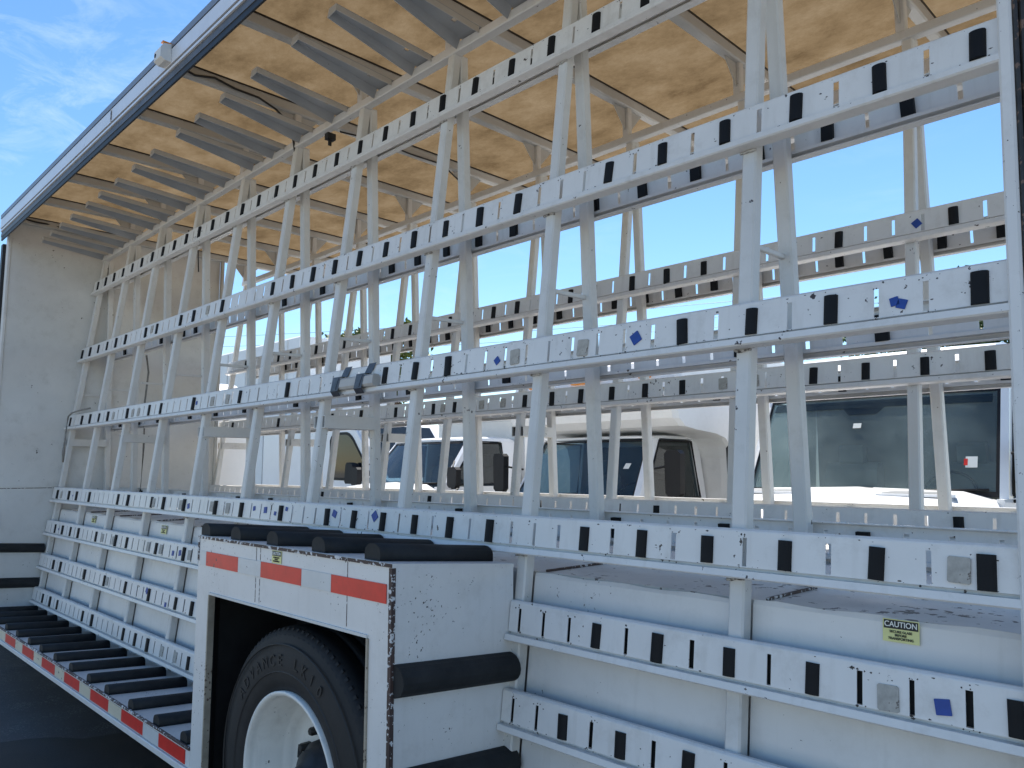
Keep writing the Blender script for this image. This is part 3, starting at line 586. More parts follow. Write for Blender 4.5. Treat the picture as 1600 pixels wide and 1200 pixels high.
# opening frame (inner lip)
for (xa, xb, za, zb_) in ((XO0, XO1, ZO - 0.004, ZO + 0.006), (XO0 - 0.006, XO0 + 0.004, 0.02, ZO - 0.005), (XO1 - 0.004, XO1 + 0.006, 0.02, ZO - 0.005)):
    b = MB(); b.box(xa, xb, 1.494, 1.522, za, zb_); b.build('opening_lip', 'bulk' if zb_ > ZO else 'lip', WBO)
b = MB(); b.box(XBL + 0.011, XBR - 0.011, 1.96, 2.0, 0.02, 1.23); b.build('wheel_well_liner', 'black', WBO)
b = MB(); b.box(XO1 + 0.05, XBR - 0.012, 1.57, 1.96, 0.02, 1.23); b.build('wheel_well_liner', 'black', WBO)
b = MB(); b.box(XBL + 0.012, XO0 - 0.05, 1.57, 1.96, 0.02, 1.23); b.build('wheel_well_liner', 'black', WBO)
b = MB(); b.box(XO0 - 0.05, XO1 + 0.05, 1.57, 1.96, 1.12, 1.2); b.build('wheel_well_liner', 'black', WBO)
# seams in the face plate
for x in (-3.02, -2.985, -2.34): 
    b = MB(); b.box(x - 0.0015, x + 0.0015, 1.4990, 1.4998, 1.06, 1.279); b.build('face_seam', 'edge', WBO)
# tape on the box
xs = [(-3.500, -3.180, 'tape_r'), (-3.178, -2.975, 'tape_w'), (-2.973, -2.650, 'tape_r'), (-2.648, -2.442, 'tape_w'), (-2.440, -2.106, 'tape_r'), (-3.56, -3.502, 'tape_w')]
for xa, xb, m in xs:
    b = MB(); b.box(xa, xb, 1.4962, 1.4985, 1.164, 1.226); b.build('reflector_tape', m, WBO)
# rubber pads on top of the box and bumpers on its side
for x in (-3.56, -3.25, -2.92, -2.565, -2.215):
    dpad('top_pad', (x, 1.515, ZT(1.515) + .003), (x, 2.03, ZT(2.03) + .003), 0.092, 0.056, WBO)
for zc in (0.925, 0.60, 0.28):
    b = MB(); hh = 0.052
    pr = [(0, -hh), (0, hh)] + [(0.058 * math.cos(a) , hh * math.sin(a)) for a in [R_(80 - 20 * i) for i in range(9)]]
    b.prism(pr, (XBR + 0.001, 1.508, zc), (XBR + 0.001, 2.03, zc - 0.043), (1, 0, 0), (0, 0, 1), False); b.build('side_bumper', 'rubber', WBO)

# ------------------------------------------------------------------ warning stickers
def frame_mtx(p, ax, ay):
    az = ax.cross(ay); m = Matrix.Identity(4)
    for i in range(3): m[i][0] = ax[i]; m[i][1] = ay[i]; m[i][2] = az[i]; m[i][3] = p[i]
    return m
def warning(px, wd, ht, ax, ay, lines=True):
    m0 = frame_mtx(px, ax, ay)
    def pl_(x0, x1, y0, y1, d, nm, mt, par):
        b = MB(); b.box(x0, x1, y0, y1, d, d + 0.0006); me = b.mesh(nm, mt); me.transform(m0); o_ = bpy.data.objects.new(nm, me); col.objects.link(o_); attach(o_, par); return o_
    s = pl_(-wd / 2, wd / 2, -ht / 2, ht / 2, 0.001, 'warning_sticker', 'yellow', TR)
    s['label'] = 'yellow caution sticker with black header'
    pl_(-wd * .47, wd * .47, ht * .08, ht * .46, 0.0018, 'sticker_header', 'ink', s)
    T = lambda y: m0 @ Matrix.Translation((0, y, 0.0032))
    if lines:
        text_mesh('CAUTION', ht * .34, 'white', T(ht * .27), 'lettering', s, sx=wd / ht / 1.57 * .92)
        for i, tx in enumerate(('SECURE GLASS', 'BEFORE', 'TRANSPORTING')):
            text_mesh(tx, ht * .155, 'ink', T(-ht * (.05 + .15 * i)), 'lettering', s, sx=wd / ht / 1.57 * .95)
    return s
xv = Vector((1, 0, 0)); vv = Vector((0, 0.122, 1)).normalized()
warning(Vector((-0.741, Yb(1.188) - 0.0075, 1.188)), 0.088, 0.056, xv, vv)
warning(Vector((-7.25, Yb(1.17) - 0.009, 1.17)), 0.10, 0.058, xv, vv)
warning(Vector((-5.67, Yb(1.17) - 0.009, 1.17)), 0.10, 0.058, xv, vv)
warning(Vector((-2.845, 1.4982, 1.254)), 0.075, 0.048, xv, Vector((0, 0, 1)))

# ------------------------------------------------------------------ wheel
WC = (-2.812, 1.56, 0.384)
b = MB(); R0, RI = 0.592, 0.345
prof = [(RI, 0.012), (RI + 0.02, -0.006), (0.40, -0.016), (0.46, -0.02), (0.52, -0.012), (0.56, 0.002), (0.575, 0.010), (R0 - 0.004, 0.03), (R0, 0.05), (R0, 0.10), (R0 - .012, 0.102), (R0 - .012, 0.112), (R0, 0.114), (R0, 0.155), (R0 - .012, 0.157), (R0 - .012, 0.167), (R0, 0.169), (R0, 0.22), (0.57, 0.26), (0.50, 0.29), (0.40, 0.285), (RI, 0.26)]
b.lathe_y(prof, WC, 72)
# shoulder tread blocks
rim = MB()
rp = [(0.349, 0.02), (0.353, -0.014), (0.345, -0.018), (0.335, -0.012), (0.329, 0.004), (0.327, 0.022), (0.314, 0.030), (0.312, 0.075), (0.300, 0.085), (0.297, 0.125), (0.285, 0.135), (0.268, 0.158), (0.262, 0.172), (0.23, 0.178), (0.14, 0.186), (0.0, 0.186)]
rim.lathe_y(rp, WC, 64); WHL = rim.build('wheel', 'rim', TR)
b.build('tyre', 'tyre', WHL)
sb = MB()
for k in range(96):
    a = 2 * math.pi * k / 96; rm = Matrix.Translation(WC) @ Matrix.Rotation(-a, 4, 'Y')
    vv_ = [rm @ Vector(p) for p in [(0.562, 0.002, -0.008), (0.588, 0.022, -0.008), (0.588, 0.03, -0.008), (0.562, 0.02, -0.008), (0.562, 0.002, 0.006), (0.588, 0.022, 0.006), (0.588, 0.03, 0.006), (0.562, 0.02, 0.006)]]
    sb.hexa(vv_)
o = sb.build('tread_shoulder', 'tyre', WHL); o['kind'] = 'stuff'
rg = MB()
for r in (0.425, 0.53): rg.lathe_y([(r - 0.0035, -0.0165), (r, -0.0225), (r + 0.0035, -0.0165)], WC, 64)
rg.build('sidewall_ribs', 'letter', WHL)
# raised letters on the sidewall
lm = MB(); txt = 'ADVANCE LK10'
dg_meshes = []
for i, ch in enumerate(txt):
    if ch == ' ': continue
    a = R_(143 - i * 7.6)
    me = text_mesh(ch, 0.062, 'letter', Matrix.Identity(4), 'c', None, extr=0.0008)
    up = Vector((math.cos(a), 0, math.sin(a))); rt = Vector((math.sin(a), 0, -math.cos(a)))
    fm = frame_mtx(Vector(WC) + up * 0.468 + Vector((0, -0.0215, 0)), rt, up)
    lm = MB(); lm.add([fm @ v.co for v in me.vertices], [tuple(p.vertices) for p in me.polygons]); bpy.data.meshes.remove(me)
    lm.build('raised_letter', 'letter', WHL)
hb = MB(); hb.lathe_y([(0.0, 0.03), (0.05, 0.03), (0.062, 0.045), (0.075, 0.075), (0.11, 0.09), (0.115, 0.12), (0.135, 0.13), (0.14, 0.187)], WC, 32); hb.build('hub', 'hub', WHL)
for k in range(10):
    a = 2 * math.pi * k / 10 + .2
    n_ = MB(); n_.lathe_y([(0.0, 0.135), (0.014, 0.135), (0.017, 0.142), (0.017, 0.185)], (WC[0] + 0.175 * math.cos(a), WC[1], WC[2] + 0.175 * math.sin(a)), 6, False); n_.build('wheel_nut', 'hub', WHL)
for k in range(5):
    a = 2 * math.pi * k / 5 + .5
    n_ = MB(); n_.lathe_y([(0.0, 0.1745), (0.028, 0.1745), (0.030, 0.19)], (WC[0] + 0.245 * math.cos(a), WC[1], WC[2] + 0.245 * math.sin(a)), 16); n_.build('hand_hole', 'black', WHL)
# inner wheel of the pair
b = MB(); b.lathe_y([(r, d + 0.31) for r, d in prof], WC, 48); b.build('inner_tyre', 'tyre', TR)

# ------------------------------------------------------------------ wiring under the roof
def cable(pts, r=0.006, parent=TR, m='cable', name='cable'):
    b = MB(); b.tube(pts, r, 6); return b.build(name, m, parent)
bx_ = LEG_X[4]
cable([(bx_ + 0.042, 1.6, 3.955), (bx_ + 0.045, 1.7, 3.93), (bx_ + 0.042, 1.82, 3.96), (bx_ + 0.046, 1.95, 3.935), (bx_ + 0.05, 2.1, 3.93), (bx_ + 0.04, 2.22, 3.90), (bx_ + 0.04, 2.33, 3.83), (bx_ + 0.03, 2.36, 3.72), (bx_ - 0.02, 2.42, 3.55)], 0.007)
cable([(LEG_X[4] + 0.04, 2.7, 3.90), (LEG_X[4] + 0.04, 3.0, 3.93), (LEG_X[4] + 0.045, 3.3, 3.915), (LEG_X[4] + 0.04, 3.6, 3.925), (LEG_X[4] + 0.04, 3.86, 3.80)], 0.006)
cable([(LEG_X[8] + 0.05, 2.9, 3.95), (LEG_X[8] + 0.06, 3.0, 3.80), (LEG_X[8] + 0.05, 3.02, 3.55)], 0.006)
cable([(-8.34, 1.62, 3.975), (-8.30, 1.75, 3.95), (-8.33, 1.9, 3.96), (-8.31, 2.05, 3.935), (-8.33, 2.2, 3.95), (-8.31, 2.35, 3.93)], 0.009)
cable([(LEG_X[8] + 0.07, 2.56, 2.66), (LEG_X[8] + 0.09, 2.58, 2.5), (LEG_X[8] + 0.06, 2.57, 2.2), (LEG_X[8] + 0.065, 2.58, 1.8), (LEG_X[8] + 0.06, 2.57, 1.25)], 0.009, m='strap')
b = MB(); b.box(-4.06, -4.02, 2.365, 2.42, 3.62, 3.66); b.box(-4.045, -4.035, 2.38, 2.40, 3.585, 3.62); b.build('wire_clip', 'black', TR)

# ------------------------------------------------------------------ things hanging on the racks
p = lambda x, z, w_: A_near.p(x, z, w_)
BL = MB(); BL.prism(rect(1.992, 2.050, 0.031, 0.075, 0.010), (-3.46, 0, 0), (-3.095, 0, 0), (0, 0.122, 1), (0, -1, 0.122))
# profile axes run up the slope and outwards from the rack plane, so shift to the plane's foot
for i, v in enumerate(BL.v):
    z = v[2]; BL.v[i] = (v[0], v[1] + 2.06 - 0.122 * 1.1, v[2])
blk = BL.build('taped_block', 'wood'); tag(blk, 'grey rectangular block bound to the middle rail with dark tape', 'block')
q = lambda x, z, w_: tuple(A_near.p(x, z, w_))
def strip(b, xa, xb, sk, z0, z1, w0, w1, t=0.0015):
    b.hexa([q(xa, z0, w0), q(xb, z0, w0), q(xb, z0, w0 + t), q(xa, z0, w0 + t), q(xa + sk, z1, w1), q(xb + sk, z1, w1), q(xb + sk, z1, w1 + t), q(xa + sk, z1, w1 + t)])
for xt in (-3.43, -3.215):
    b = MB(); e = 0.034
    strip(b, xt - e, xt + e, 0.012, 1.984, 2.056, 0.0765, 0.0765)
    strip(b, xt - e + .012, xt + e + .012, 0.004, 2.056, 2.062, 0.0765, 0.036)
    strip(b, xt - e + .016, xt + e + .010, 0.03, 2.062, 2.116, 0.0355, 0.0325)
    strip(b, xt - e - .006, xt + e - .004, 0.006, 1.962, 1.984, 0.052, 0.0765)
    strip(b, xt - e + .01, xt + e - .02, 0.02, 1.99, 2.05, 0.0785, 0.0785)
    b.build('tape_wrap', 'ducttape', blk)
b = MB(); b.tube([(-7.57, 2.12, 2.14), (-7.8, 2.11, 2.135), (-8.05, 2.10, 2.12), (-8.13, 2.095, 2.09), (-8.12, 2.08, 1.95), (-8.10, 2.07, 1.85), (-8.08, 2.06, 1.75), (-8.06, 2.055, 1.66)], [0.008] * 6 + [0.014, 0.008], 8)
st = b.build('hanging_strap', 'strap'); tag(st, 'thin dark strap draped over the middle rail by the front wall', 'strap')

# ------------------------------------------------------------------ trucks parked beyond
def panel_y(name, pts, th, m, par, bevel=0.0):
    """flat polygon (x,y,z list) with thickness th along +Y"""
    b = MB(); n = len(pts); v = list(pts) + [(x, y + th, z) for x, y, z in pts]
    b.add(v, [tuple(range(n)), tuple(reversed(range(n, 2 * n)))] + [(i, n + i, n + (i + 1) % n, (i + 1) % n) for i in range(n)])
    return b.build(name, m, par)
def quad_sheet(name, a, b_, c, d, m, par, bulge=(0, -0.06, 0), n=8, off=(0, 0, 0)):
    """curved pane through four corners a(bl) b(br) c(tr) d(tl)"""
    mb = MB(); a, b_, c, d = map(Vector, (a, b_, c, d)); bu = Vector(bulge); of = Vector(off)
    for j in range(n + 1):
        for i in range(n + 1):
            u, v = i / n, j / n; mb.v.append(tuple((a.lerp(b_, u)).lerp(d.lerp(c, u), v) + bu * (4 * u * (1 - u)) + of))
    for j in range(n):
        for i in range(n):
            k = j * (n + 1) + i; mb.f.append((k, k + 1, k + n + 2, k + n + 1)); mb.sm.append(True)
    return mb.build(name, m, par)
def truck_wheel(par, x, y, r=0.45, wd=0.26, sgn=1):
    """wheel with its axle along X, outer face towards sgn"""
    def spin(prof, m, nm, pr):
        v = []; f = []; n = 32; k_ = len(prof)
        for k in range(n):
            a = 2 * math.pi * k / n
            for rr, d in prof: v.append((x + sgn * d, y + rr * math.cos(a), GZ + r + rr * math.sin(a)))
        for k in range(n):
            for j in range(k_ - 1): f.append((k * k_ + j, ((k + 1) % n) * k_ + j, ((k + 1) % n) * k_ + j + 1, k * k_ + j + 1))
        mb = MB(); mb.add(v, f, True); return mb.build(nm, m, pr)
    w_ = spin([(r * .62, 0), (r * .9, 0.02), (r, 0), (r, -wd), (r * .6, -wd)], 'tyre', 'wheel', par)
    spin([(r * .63, 0.002), (r * .55, -0.03), (r * .3, -0.06), (r * .12, -0.02), (0, -0.02)], 'rim', 'rim', w_)

def body_loft(name, sections, m, par, smooth=False):
    """sections: list of closed (x,y,z) loops of equal length"""
    b = MB(); n = len(sections[0])
    for s_ in sections: b.v += [tuple(p_) for p_ in s_]
    for k in range(len(sections) - 1):
        for i in range(n):
            j = (i + 1) % n; b.f.append((k * n + i, k * n + j, (k + 1) * n + j, (k + 1) * n + i)); b.sm.append(smooth)
    b.f.append(tuple(reversed(range(n)))); b.sm.append(False)
    b.f.append(tuple(range((len(sections) - 1) * n, len(sections) * n))); b.sm.append(False)
    return b.build(name, m, par)

def cab_truck(name, label, xc, hw, yb, zb, yt, zt, roof_z, back_y, hood_y, hood_z0, hood_z1, wtop=0.92, cabm='cabw', dark=0.0, hoodw=None, lowz=0.55, gm='bglass', bp=0.28, mir=(0.27, 0.08, 0.24, 0.20)):
    """cab facing -Y.  windscreen bottom (yb,zb), top (yt,zt)"""
    T = thing(name, label, 'truck', (xc, (hood_y + back_y) / 2, GZ))
    hx = hoodw or hw * .95
    hwt = hw * wtop
    # lower body sides and firewall
    for sg in (-1, 1):
        x = xc + sg * hw; xi = xc + sg * (hw - 0.05); xt = xc + sg * hwt; xti = xc + sg * (hwt - 0.05)
        b = MB()
        # door / side skin below the window line
        q = lambda xa, xb: [(xa, yb - 0.15, lowz), (xb, yb - 0.15, lowz), (xb, back_y, lowz), (xa, back_y, lowz), (xa, yb - 0.15, zb - 0.03), (xb, yb - 0.15, zb - 0.03), (xb, back_y, zb - 0.03), (xa, back_y, zb - 0.03)]
        b.hexa(q(min(x, xi), max(x, xi)))
        b.build('side_skin', cabm, T)
        # A pillar
        b = MB(); e = 0.055
        b.hexa([(x, yb - 0.02, zb - 0.03), (x - sg * e, yb - 0.05, zb - 0.03), (x - sg * e, yb + 0.07, zb - 0.03), (x, yb + 0.11, zb - 0.03), (xt, yt, zt + 0.02), (xt - sg * e, yt - 0.02, zt + 0.02), (xt - sg * e, yt + 0.06, zt + 0.02), (xt, yt + 0.11, zt + 0.02)])
        b.build('windscreen_pillar', cabm, T)
        # B pillar / rear quarter
        b = MB()
        b.hexa([(x, back_y - bp, zb - 0.031), (xi, back_y - bp, zb - 0.031), (xi, back_y, zb - 0.031), (x, back_y, zb - 0.031), (xt, back_y - bp - .02, zt + 0.02), (xti, back_y - bp - .02, zt + 0.02), (xti, back_y, zt + 0.02), (xt, back_y, zt + 0.02)])
        b.build('rear_pillar', cabm, T)
        # side window and its black surround
        xm = x - sg * 0.015; xmt = xt - sg * 0.015
        quad_sheet('side_window', (xm, yb + 0.10, zb), (xm, back_y - bp + .01, zb), (xmt, back_y - bp - .01, zt - 0.01), (xmt, yt + 0.10, zt - 0.01), 'dglass', T, (sg * 0.01, 0, 0), 4)
        b = MB(); b.tube([(x + sg * .004, yb + 0.10, zb), (x + sg * .004, back_y - bp, zb), (xt + sg * .004, back_y - bp - .02, zt - 0.005), (xt + sg * .004, yt + 0.10, zt - 0.005), (x + sg * .004, yb + 0.10, zb)], 0.014, 6); b.build('window_seal', 'trim', T)
        # mirror
        b = MB(); mx_, my_, mz_ = x + sg * mir[0], yb + mir[1], zb + mir[2]; mh = mir[3]
        b.prism(bev([(-0.09, -mh), (0.09, -mh), (0.10, mh), (-0.10, mh)], 0.035), (mx_, my_, mz_), (mx_ , my_ + 0.09, mz_), (1, 0, 0), (0, 0, 1)); mo = b.build('mirror', 'trim', T)
        b = MB(); b.tube([(x, yb + 0.12, zb - 0.05), (x + sg * 0.14, yb + 0.12, zb - 0.04), (mx_, my_ + 0.05, mz_ - 0.21)], 0.016, 6); b.build('mirror_arm', 'trim', mo)
        b = MB(); b.tube([(x, yb + 0.16, zb + 0.32), (mx_ - sg * .05, my_ + 0.05, mz_ + 0.08)], 0.013, 6); b.build('mirror_arm', 'trim', mo)
        b = MB(); b.prism(bev([(back_y - 0.5, -0.02), (back_y - 0.35, -0.02), (back_y - 0.35, 0.02), (back_y - 0.5, 0.02)], .008), (x, 0, zb - 0.18), (x + sg * 0.03, 0, zb - 0.18), (0, 1, 0), (0, 0, 1)); b.build('door_handle', 'trim', T)
        truck_wheel(T, xc + sg * (hw + 0.02), hood_y + 0.62, 0.46, 0.27, sg)
        truck_wheel(T, xc + sg * (hw + 0.02), back_y + 2.2, 0.46, 0.45, sg)
        b = MB()
        pr = [(hood_y + 0.62 + 0.56 * math.cos(a), GZ + 0.46 + 0.58 * math.sin(a)) for a in [R_(10 + 16 * i) for i in range(11)]] + [(hood_y + 0.62 + 0.50 * math.cos(a), GZ + 0.46 + 0.52 * math.sin(a)) for a in [R_(170 - 16 * i) for i in range(11)]]
        b.prism(pr, (xc + sg * (hw - 0.3), 0, 0), (xc + sg * (hw + 0.03), 0, 0), (0, 1, 0), (0, 0, 1)); b.build('wheel_arch', cabm, T)
    # roof as a soft loft
    def rs(y, zlo, zhi, hh):
        return [(xc - hh, y, zlo), (xc + hh, y, zlo), (xc + hh * .985, y, zlo + (zhi - zlo) * .55), (xc + hh * .88, y, zhi - 0.01), (xc + hh * .5, y, zhi), (xc - hh * .5, y, zhi), (xc - hh * .88, y, zhi - 0.01), (xc - hh * .985, y, zlo + (zhi - zlo) * .55)]
    z0 = zt + 0.021
    body_loft('roof', [rs(yt - 0.02, z0, z0 + 0.03, hwt * .99), rs(yt + 0.06, z0, z0 + (roof_z - z0) * .55, hwt), rs(yt + 0.22, z0, z0 + (roof_z - z0) * .9, hwt), rs(yt + 0.5, z0, roof_z, hwt), rs(back_y - 0.1, z0, roof_z, hwt), rs(back_y, z0, roof_z - 0.04, hwt * .98)], cabm, T)
    # back wall, floor and interior
    b = MB(); b.box(xc - hwt + .06, xc + hwt - .06, back_y - 0.04, back_y, lowz, zt + 0.02); b.build('cab_back', 'inner', T)
    b = MB(); b.box(xc - hw + .06, xc + hw - .06, yb, back_y - 0.05, lowz, lowz + 0.06); b.build('cab_floor', 'inner', T)
    b = MB(); b.prism([(yb + 0.0, zb - 0.10), (yb + 0.04, zb - 0.012), (yb + 0.28, zb + 0.02), (yb + 0.42, zb - 0.02), (yb + 0.46, zb - 0.2), (yb + 0.40, zb - 0.5), (yb, zb - 0.5)], (xc - hw + .06, 0, 0), (xc + hw - .06, 0, 0), (0, 1, 0), (0, 0, 1)); b.build('dashboard', 'dash', T)
    for sg in (-1, 1):
        b = MB(); sx_ = xc + sg * hw * .5
        b.prism(bev([(back_y - 0.75, lowz + .1), (back_y - 0.2, lowz + .1), (back_y - 0.12, zb + 0.22), (back_y - 0.20, zb + 0.28), (back_y - bp, zb + 0.22), (back_y - 0.36, zb - 0.3), (back_y - 0.75, zb - 0.34)], .03), (sx_ - .26, 0, 0), (sx_ + .26, 0, 0), (0, 1, 0), (0, 0, 1)); b.prism(rect(back_y - 0.27, back_y - 0.16, zb + 0.24, zb + 0.44, .03), (sx_ - .12, 0, 0), (sx_ + .12, 0, 0), (0, 1, 0), (0, 0, 1)); b.build('seat', 'seat', T)
    b = MB()
    ring = [(xc + hw * .5 + 0.2 * math.cos(a), yb + 0.50 + 0.09 * math.sin(a), zb + 0.0 + 0.17 * math.sin(a)) for a in [i * math.pi / 10 for i in range(21)]]
    b.tube(ring, 0.014, 6); b.tube([(xc + hw * .5, yb + 0.50, zb), (xc + hw * .5, yb + 0.38, zb - 0.15)], 0.03, 6); b.build('steering_wheel', 'trim', T)
    # windscreen
    e = 0.05
    ws = quad_sheet('windscreen', (xc - hw + e, yb - .03, zb - 0.02), (xc + hw - e, yb - .03, zb - 0.02), (xc + hwt - e, yt - .01, zt), (xc - hwt + e, yt - .01, zt), gm, T, (0, -0.09, 0), 10)
    # black border of the screen
    def lerp_ws(u, v):
        a = Vector((xc - hw + e, yb - .03, zb - 0.02)).lerp(Vector((xc + hw - e, yb - .03, zb - 0.02)), u); c = Vector((xc - hwt + e, yt - .01, zt)).lerp(Vector((xc + hwt - e, yt - .01, zt)), u)
        return a.lerp(c, v) + Vector((0, -0.09, 0)) * (4 * u * (1 - u)) + Vector((0, -0.006, 0))
    b = MB(); n = 12
    for (v0, v1) in ((0.0, 0.05), (0.975, 1.0)):
        o0 = len(b.v)
        for i in range(n + 1): b.v += [tuple(lerp_ws(i / n, v0)), tuple(lerp_ws(i / n, v1))]
        for i in range(n): b.f.append((o0 + 2 * i, o0 + 2 * i + 2, o0 + 2 * i + 3, o0 + 2 * i + 1)); b.sm.append(False)
    for (u0, u1) in ((0.0, 0.015), (0.985, 1.0)):
        o0 = len(b.v); b.v += [tuple(lerp_ws(u0, 0.05)), tuple(lerp_ws(u1, 0.05)), tuple(lerp_ws(u1, .975)), tuple(lerp_ws(u0, .975))]; b.f.append((o0, o0 + 1, o0 + 2, o0 + 3)); b.sm.append(False)
    b.build('screen_border', 'trim', ws)
    for sg in (-0.55, 0.25):
        b = MB(); b.tube([tuple(lerp_ws(.5 + sg * .5 - .05, -0.02) + Vector((0, -.02, 0))), tuple(lerp_ws(.5 + sg * .5 + .14, 0.05) + Vector((0, -.015, 0))), tuple(lerp_ws(min(.97, .5 + sg * .5 + .34), 0.065) + Vector((0, -.012, 0)))], 0.011, 6); b.build('wiper', 'trim', ws)
    # bonnet: loft from cowl to nose
    def hs(y, z, hh, crown=0.05, low=0.0):
        zl = lowz + 0.1 + low
        return [(xc - hh, y, zl), (xc + hh, y, zl), (xc + hh, y, z - 0.16), (xc + hh * .95, y, z - 0.05), (xc + hh * .72, y, z + crown * .5), (xc, y, z + crown), (xc - hh * .72, y, z + crown * .5), (xc - hh * .95, y, z - 0.05), (xc - hh, y, z - 0.16)]
    ln = yb - hood_y
    body_loft('bonnet', [hs(yb - 0.05, hood_z0, hx), hs(hood_y + ln * .6, hood_z0 - (hood_z0 - hood_z1) * .35, hx * .98), hs(hood_y + ln * .25, hood_z1 + .02, hx * .95), hs(hood_y + 0.06, hood_z1 - .03, hx * .93), hs(hood_y, hood_z1 - 0.10, hx * .90, 0.03)], cabm, T, True)
    b = MB(); gz0, gz1 = lowz + 0.16, hood_z1 - 0.16
    b.box(xc - hx * .55, xc + hx * .55, hood_y - 0.03, hood_y + 0.02, gz0, gz1); gr = b.build('grille', 'trim', T)
    for i in range(5):
        z = gz0 + (gz1 - gz0) * (i + .5) / 5; b = MB(); b.box(xc - hx * .53, xc + hx * .53, hood_y - 0.045, hood_y - 0.031, z - 0.02, z + 0.02); b.build('grille_bar', 'grille', gr)
    for sg in (-1, 1):
        b = MB(); b.prism(rect(-0.13, 0.13, -0.10, 0.10, .03), (xc + sg * hx * .76, hood_y - 0.03, (gz0 + gz1) / 2), (xc + sg * hx * .76, hood_y + 0.02, (gz0 + gz1) / 2), (1, 0, 0), (0, 0, 1)); b.build('headlight', 'lens', T)
    b = MB(); b.prism(rect(-0.16, 0.0, lowz - 0.20, lowz + 0.12, .03), (xc - hw, hood_y, 0), (xc + hw, hood_y, 0), (0, 1, 0), (0, 0, 1)); b.build('bumper', 'grille', T)
    b = MB(); b.box(xc - hw * .7, xc + hw * .7, yb - 0.5, back_y + 3.5, GZ + 0.45, GZ + 0.62); b.build('chassis', 'trim', T)
    return T, ws, lerp_ws

def decal(par, pts, m, nm):
    b = MB(); b.add(pts, [tuple(range(len(pts)))]); return b.build(nm, m, par)

# right-hand truck: wide screen, hood vents
T1, ws1, lw = cab_truck('medium_truck', 'big white truck nose-on beyond the racks with a wide dusty windscreen, rightmost', -2.66, 1.10, 6.85, 1.40, 7.30, 2.26, 2.72, 8.3, 5.35, 1.40, 1.24, wtop=0.955, hoodw=1.12, gm='glass', mir=(0.14, 0.08, 0.24, 0.20))
pts = [lw(u, v) for u, v in ((0.03, 0.95), (0.03, 0.86), (0.40, 0.85), (0.42, 0.79), (0.50, 0.79), (0.53, 0.85), (0.97, 0.86), (0.97, 0.95))]
b = MB(); n = 16; o0 = 0
for i in range(n + 1):
    u = 0.03 + 0.94 * i / n; b.v += [tuple(lw(u, 0.87) + Vector((0, -.001, 0))), tuple(lw(u, 0.95) + Vector((0, -.001, 0)))]
for i in range(n): b.f.append((2 * i, 2 * i + 2, 2 * i + 3, 2 * i + 1)); b.sm.append(False)
b.add([lw(.41, .80), lw(.53, .80), lw(.56, .869), lw(.38, .869)], [(0, 1, 2, 3)]); b.build('shade_band', 'dglass', ws1)
decal(ws1, [lw(.44, .66) + Vector((0, -.004, 0)), lw(.475, .66) + Vector((0, -.004, 0)), lw(.475, .71) + Vector((0, -.004, 0)), lw(.44, .71) + Vector((0, -.004, 0))], 'white', 'mirror_mount')
decal(ws1, [lw(.885, .26) + Vector((0, -.004, 0)), lw(.925, .26) + Vector((0, -.004, 0)), lw(.925, .36) + Vector((0, -.004, 0)), lw(.885, .36) + Vector((0, -.004, 0))], 'white', 'inspection_sticker')
decal(ws1, [lw(.88, .28) + Vector((0, -.006, 0)), lw(.893, .28) + Vector((0, -.006, 0)), lw(.893, .34) + Vector((0, -.006, 0)), lw(.88, .34) + Vector((0, -.006, 0))], 'tape_r', 'inspection_sticker')
for sg in (-1, 1):
    b = MB(); xm = -2.66 + sg * 0.58
    b.prism(bev([(-0.30, -0.10), (0.30, -0.10), (0.24, 0.10), (-0.24, 0.10)], .03), (xm, 6.42, 1.395), (xm, 6.42, 1.415), (1, 0, 0), (0, 1, 0.09)); v_ = b.build('bonnet_vent', 'cabw', T1)
    b = MB(); b.prism(bev([(-0.25, -0.075), (0.25, -0.075), (0.20, 0.07), (-0.20, 0.07)], .02), (xm, 6.42, 1.4155), (xm, 6.42, 1.418), (1, 0, 0), (0, 1, 0.09)); b.build('vent_grille', 'grille', v_)
b = MB(); b.prism(bev([(8.4, 0.75), (13.5, 0.75), (13.5, 2.70), (8.4, 2.70)], .05), (-3.8, 0, 0), (-1.5, 0, 0), (0, 1, 0), (0, 0, 1)); b.build('cargo_body', 'cream', T1)

# box truck with a rounded attic over the cab
T2, ws2, lw2 = cab_truck('box_truck', 'white box truck with rounded body overhanging its cab and a big black mirror', -5.86, 0.94, 6.72, 1.27, 7.14, 1.92, 2.0, 8.05, 5.9, 1.20, 1.06, wtop=0.90, bp=0.14, mir=(0.37, 0.08, 0.28, 0.24))
decal(ws2, [lw2(.87, .52) + Vector((0, -.004, 0)), lw2(.91, .52) + Vector((0, -.004, 0)), lw2(.92, .61) + Vector((0, -.004, 0)), lw2(.88, .61) + Vector((0, -.004, 0))], 'white', 'inspection_sticker')
prof_a = [(8.08, 0.62), (8.08, 1.72), (8.03, 1.86), (7.92, 1.95), (7.7, 2.0), (7.3, 2.03), (7.06, 2.06), (6.94, 2.14), (6.90, 2.26), (6.92, 2.42), (7.0, 2.62), (7.12, 2.80), (7.3, 2.93), (7.6, 2.98), (12.4, 2.98), (12.4, 0.62)]
sections = []
for xx, s_ in ((-7.12, 0.86), (-7.08, 0.96), (-6.98, 1.0), (-4.74, 1.0), (-4.64, 0.96), (-4.60, 0.86)):
    cy, cz = 9.2, 1.9; sections.append([(xx, cy + (y - cy) * (s_ * .3 + .7), cz + (z - cz) * (s_ * .12 + .88)) for y, z in prof_a])
body_loft('cargo_body', sections, 'cream', T2)
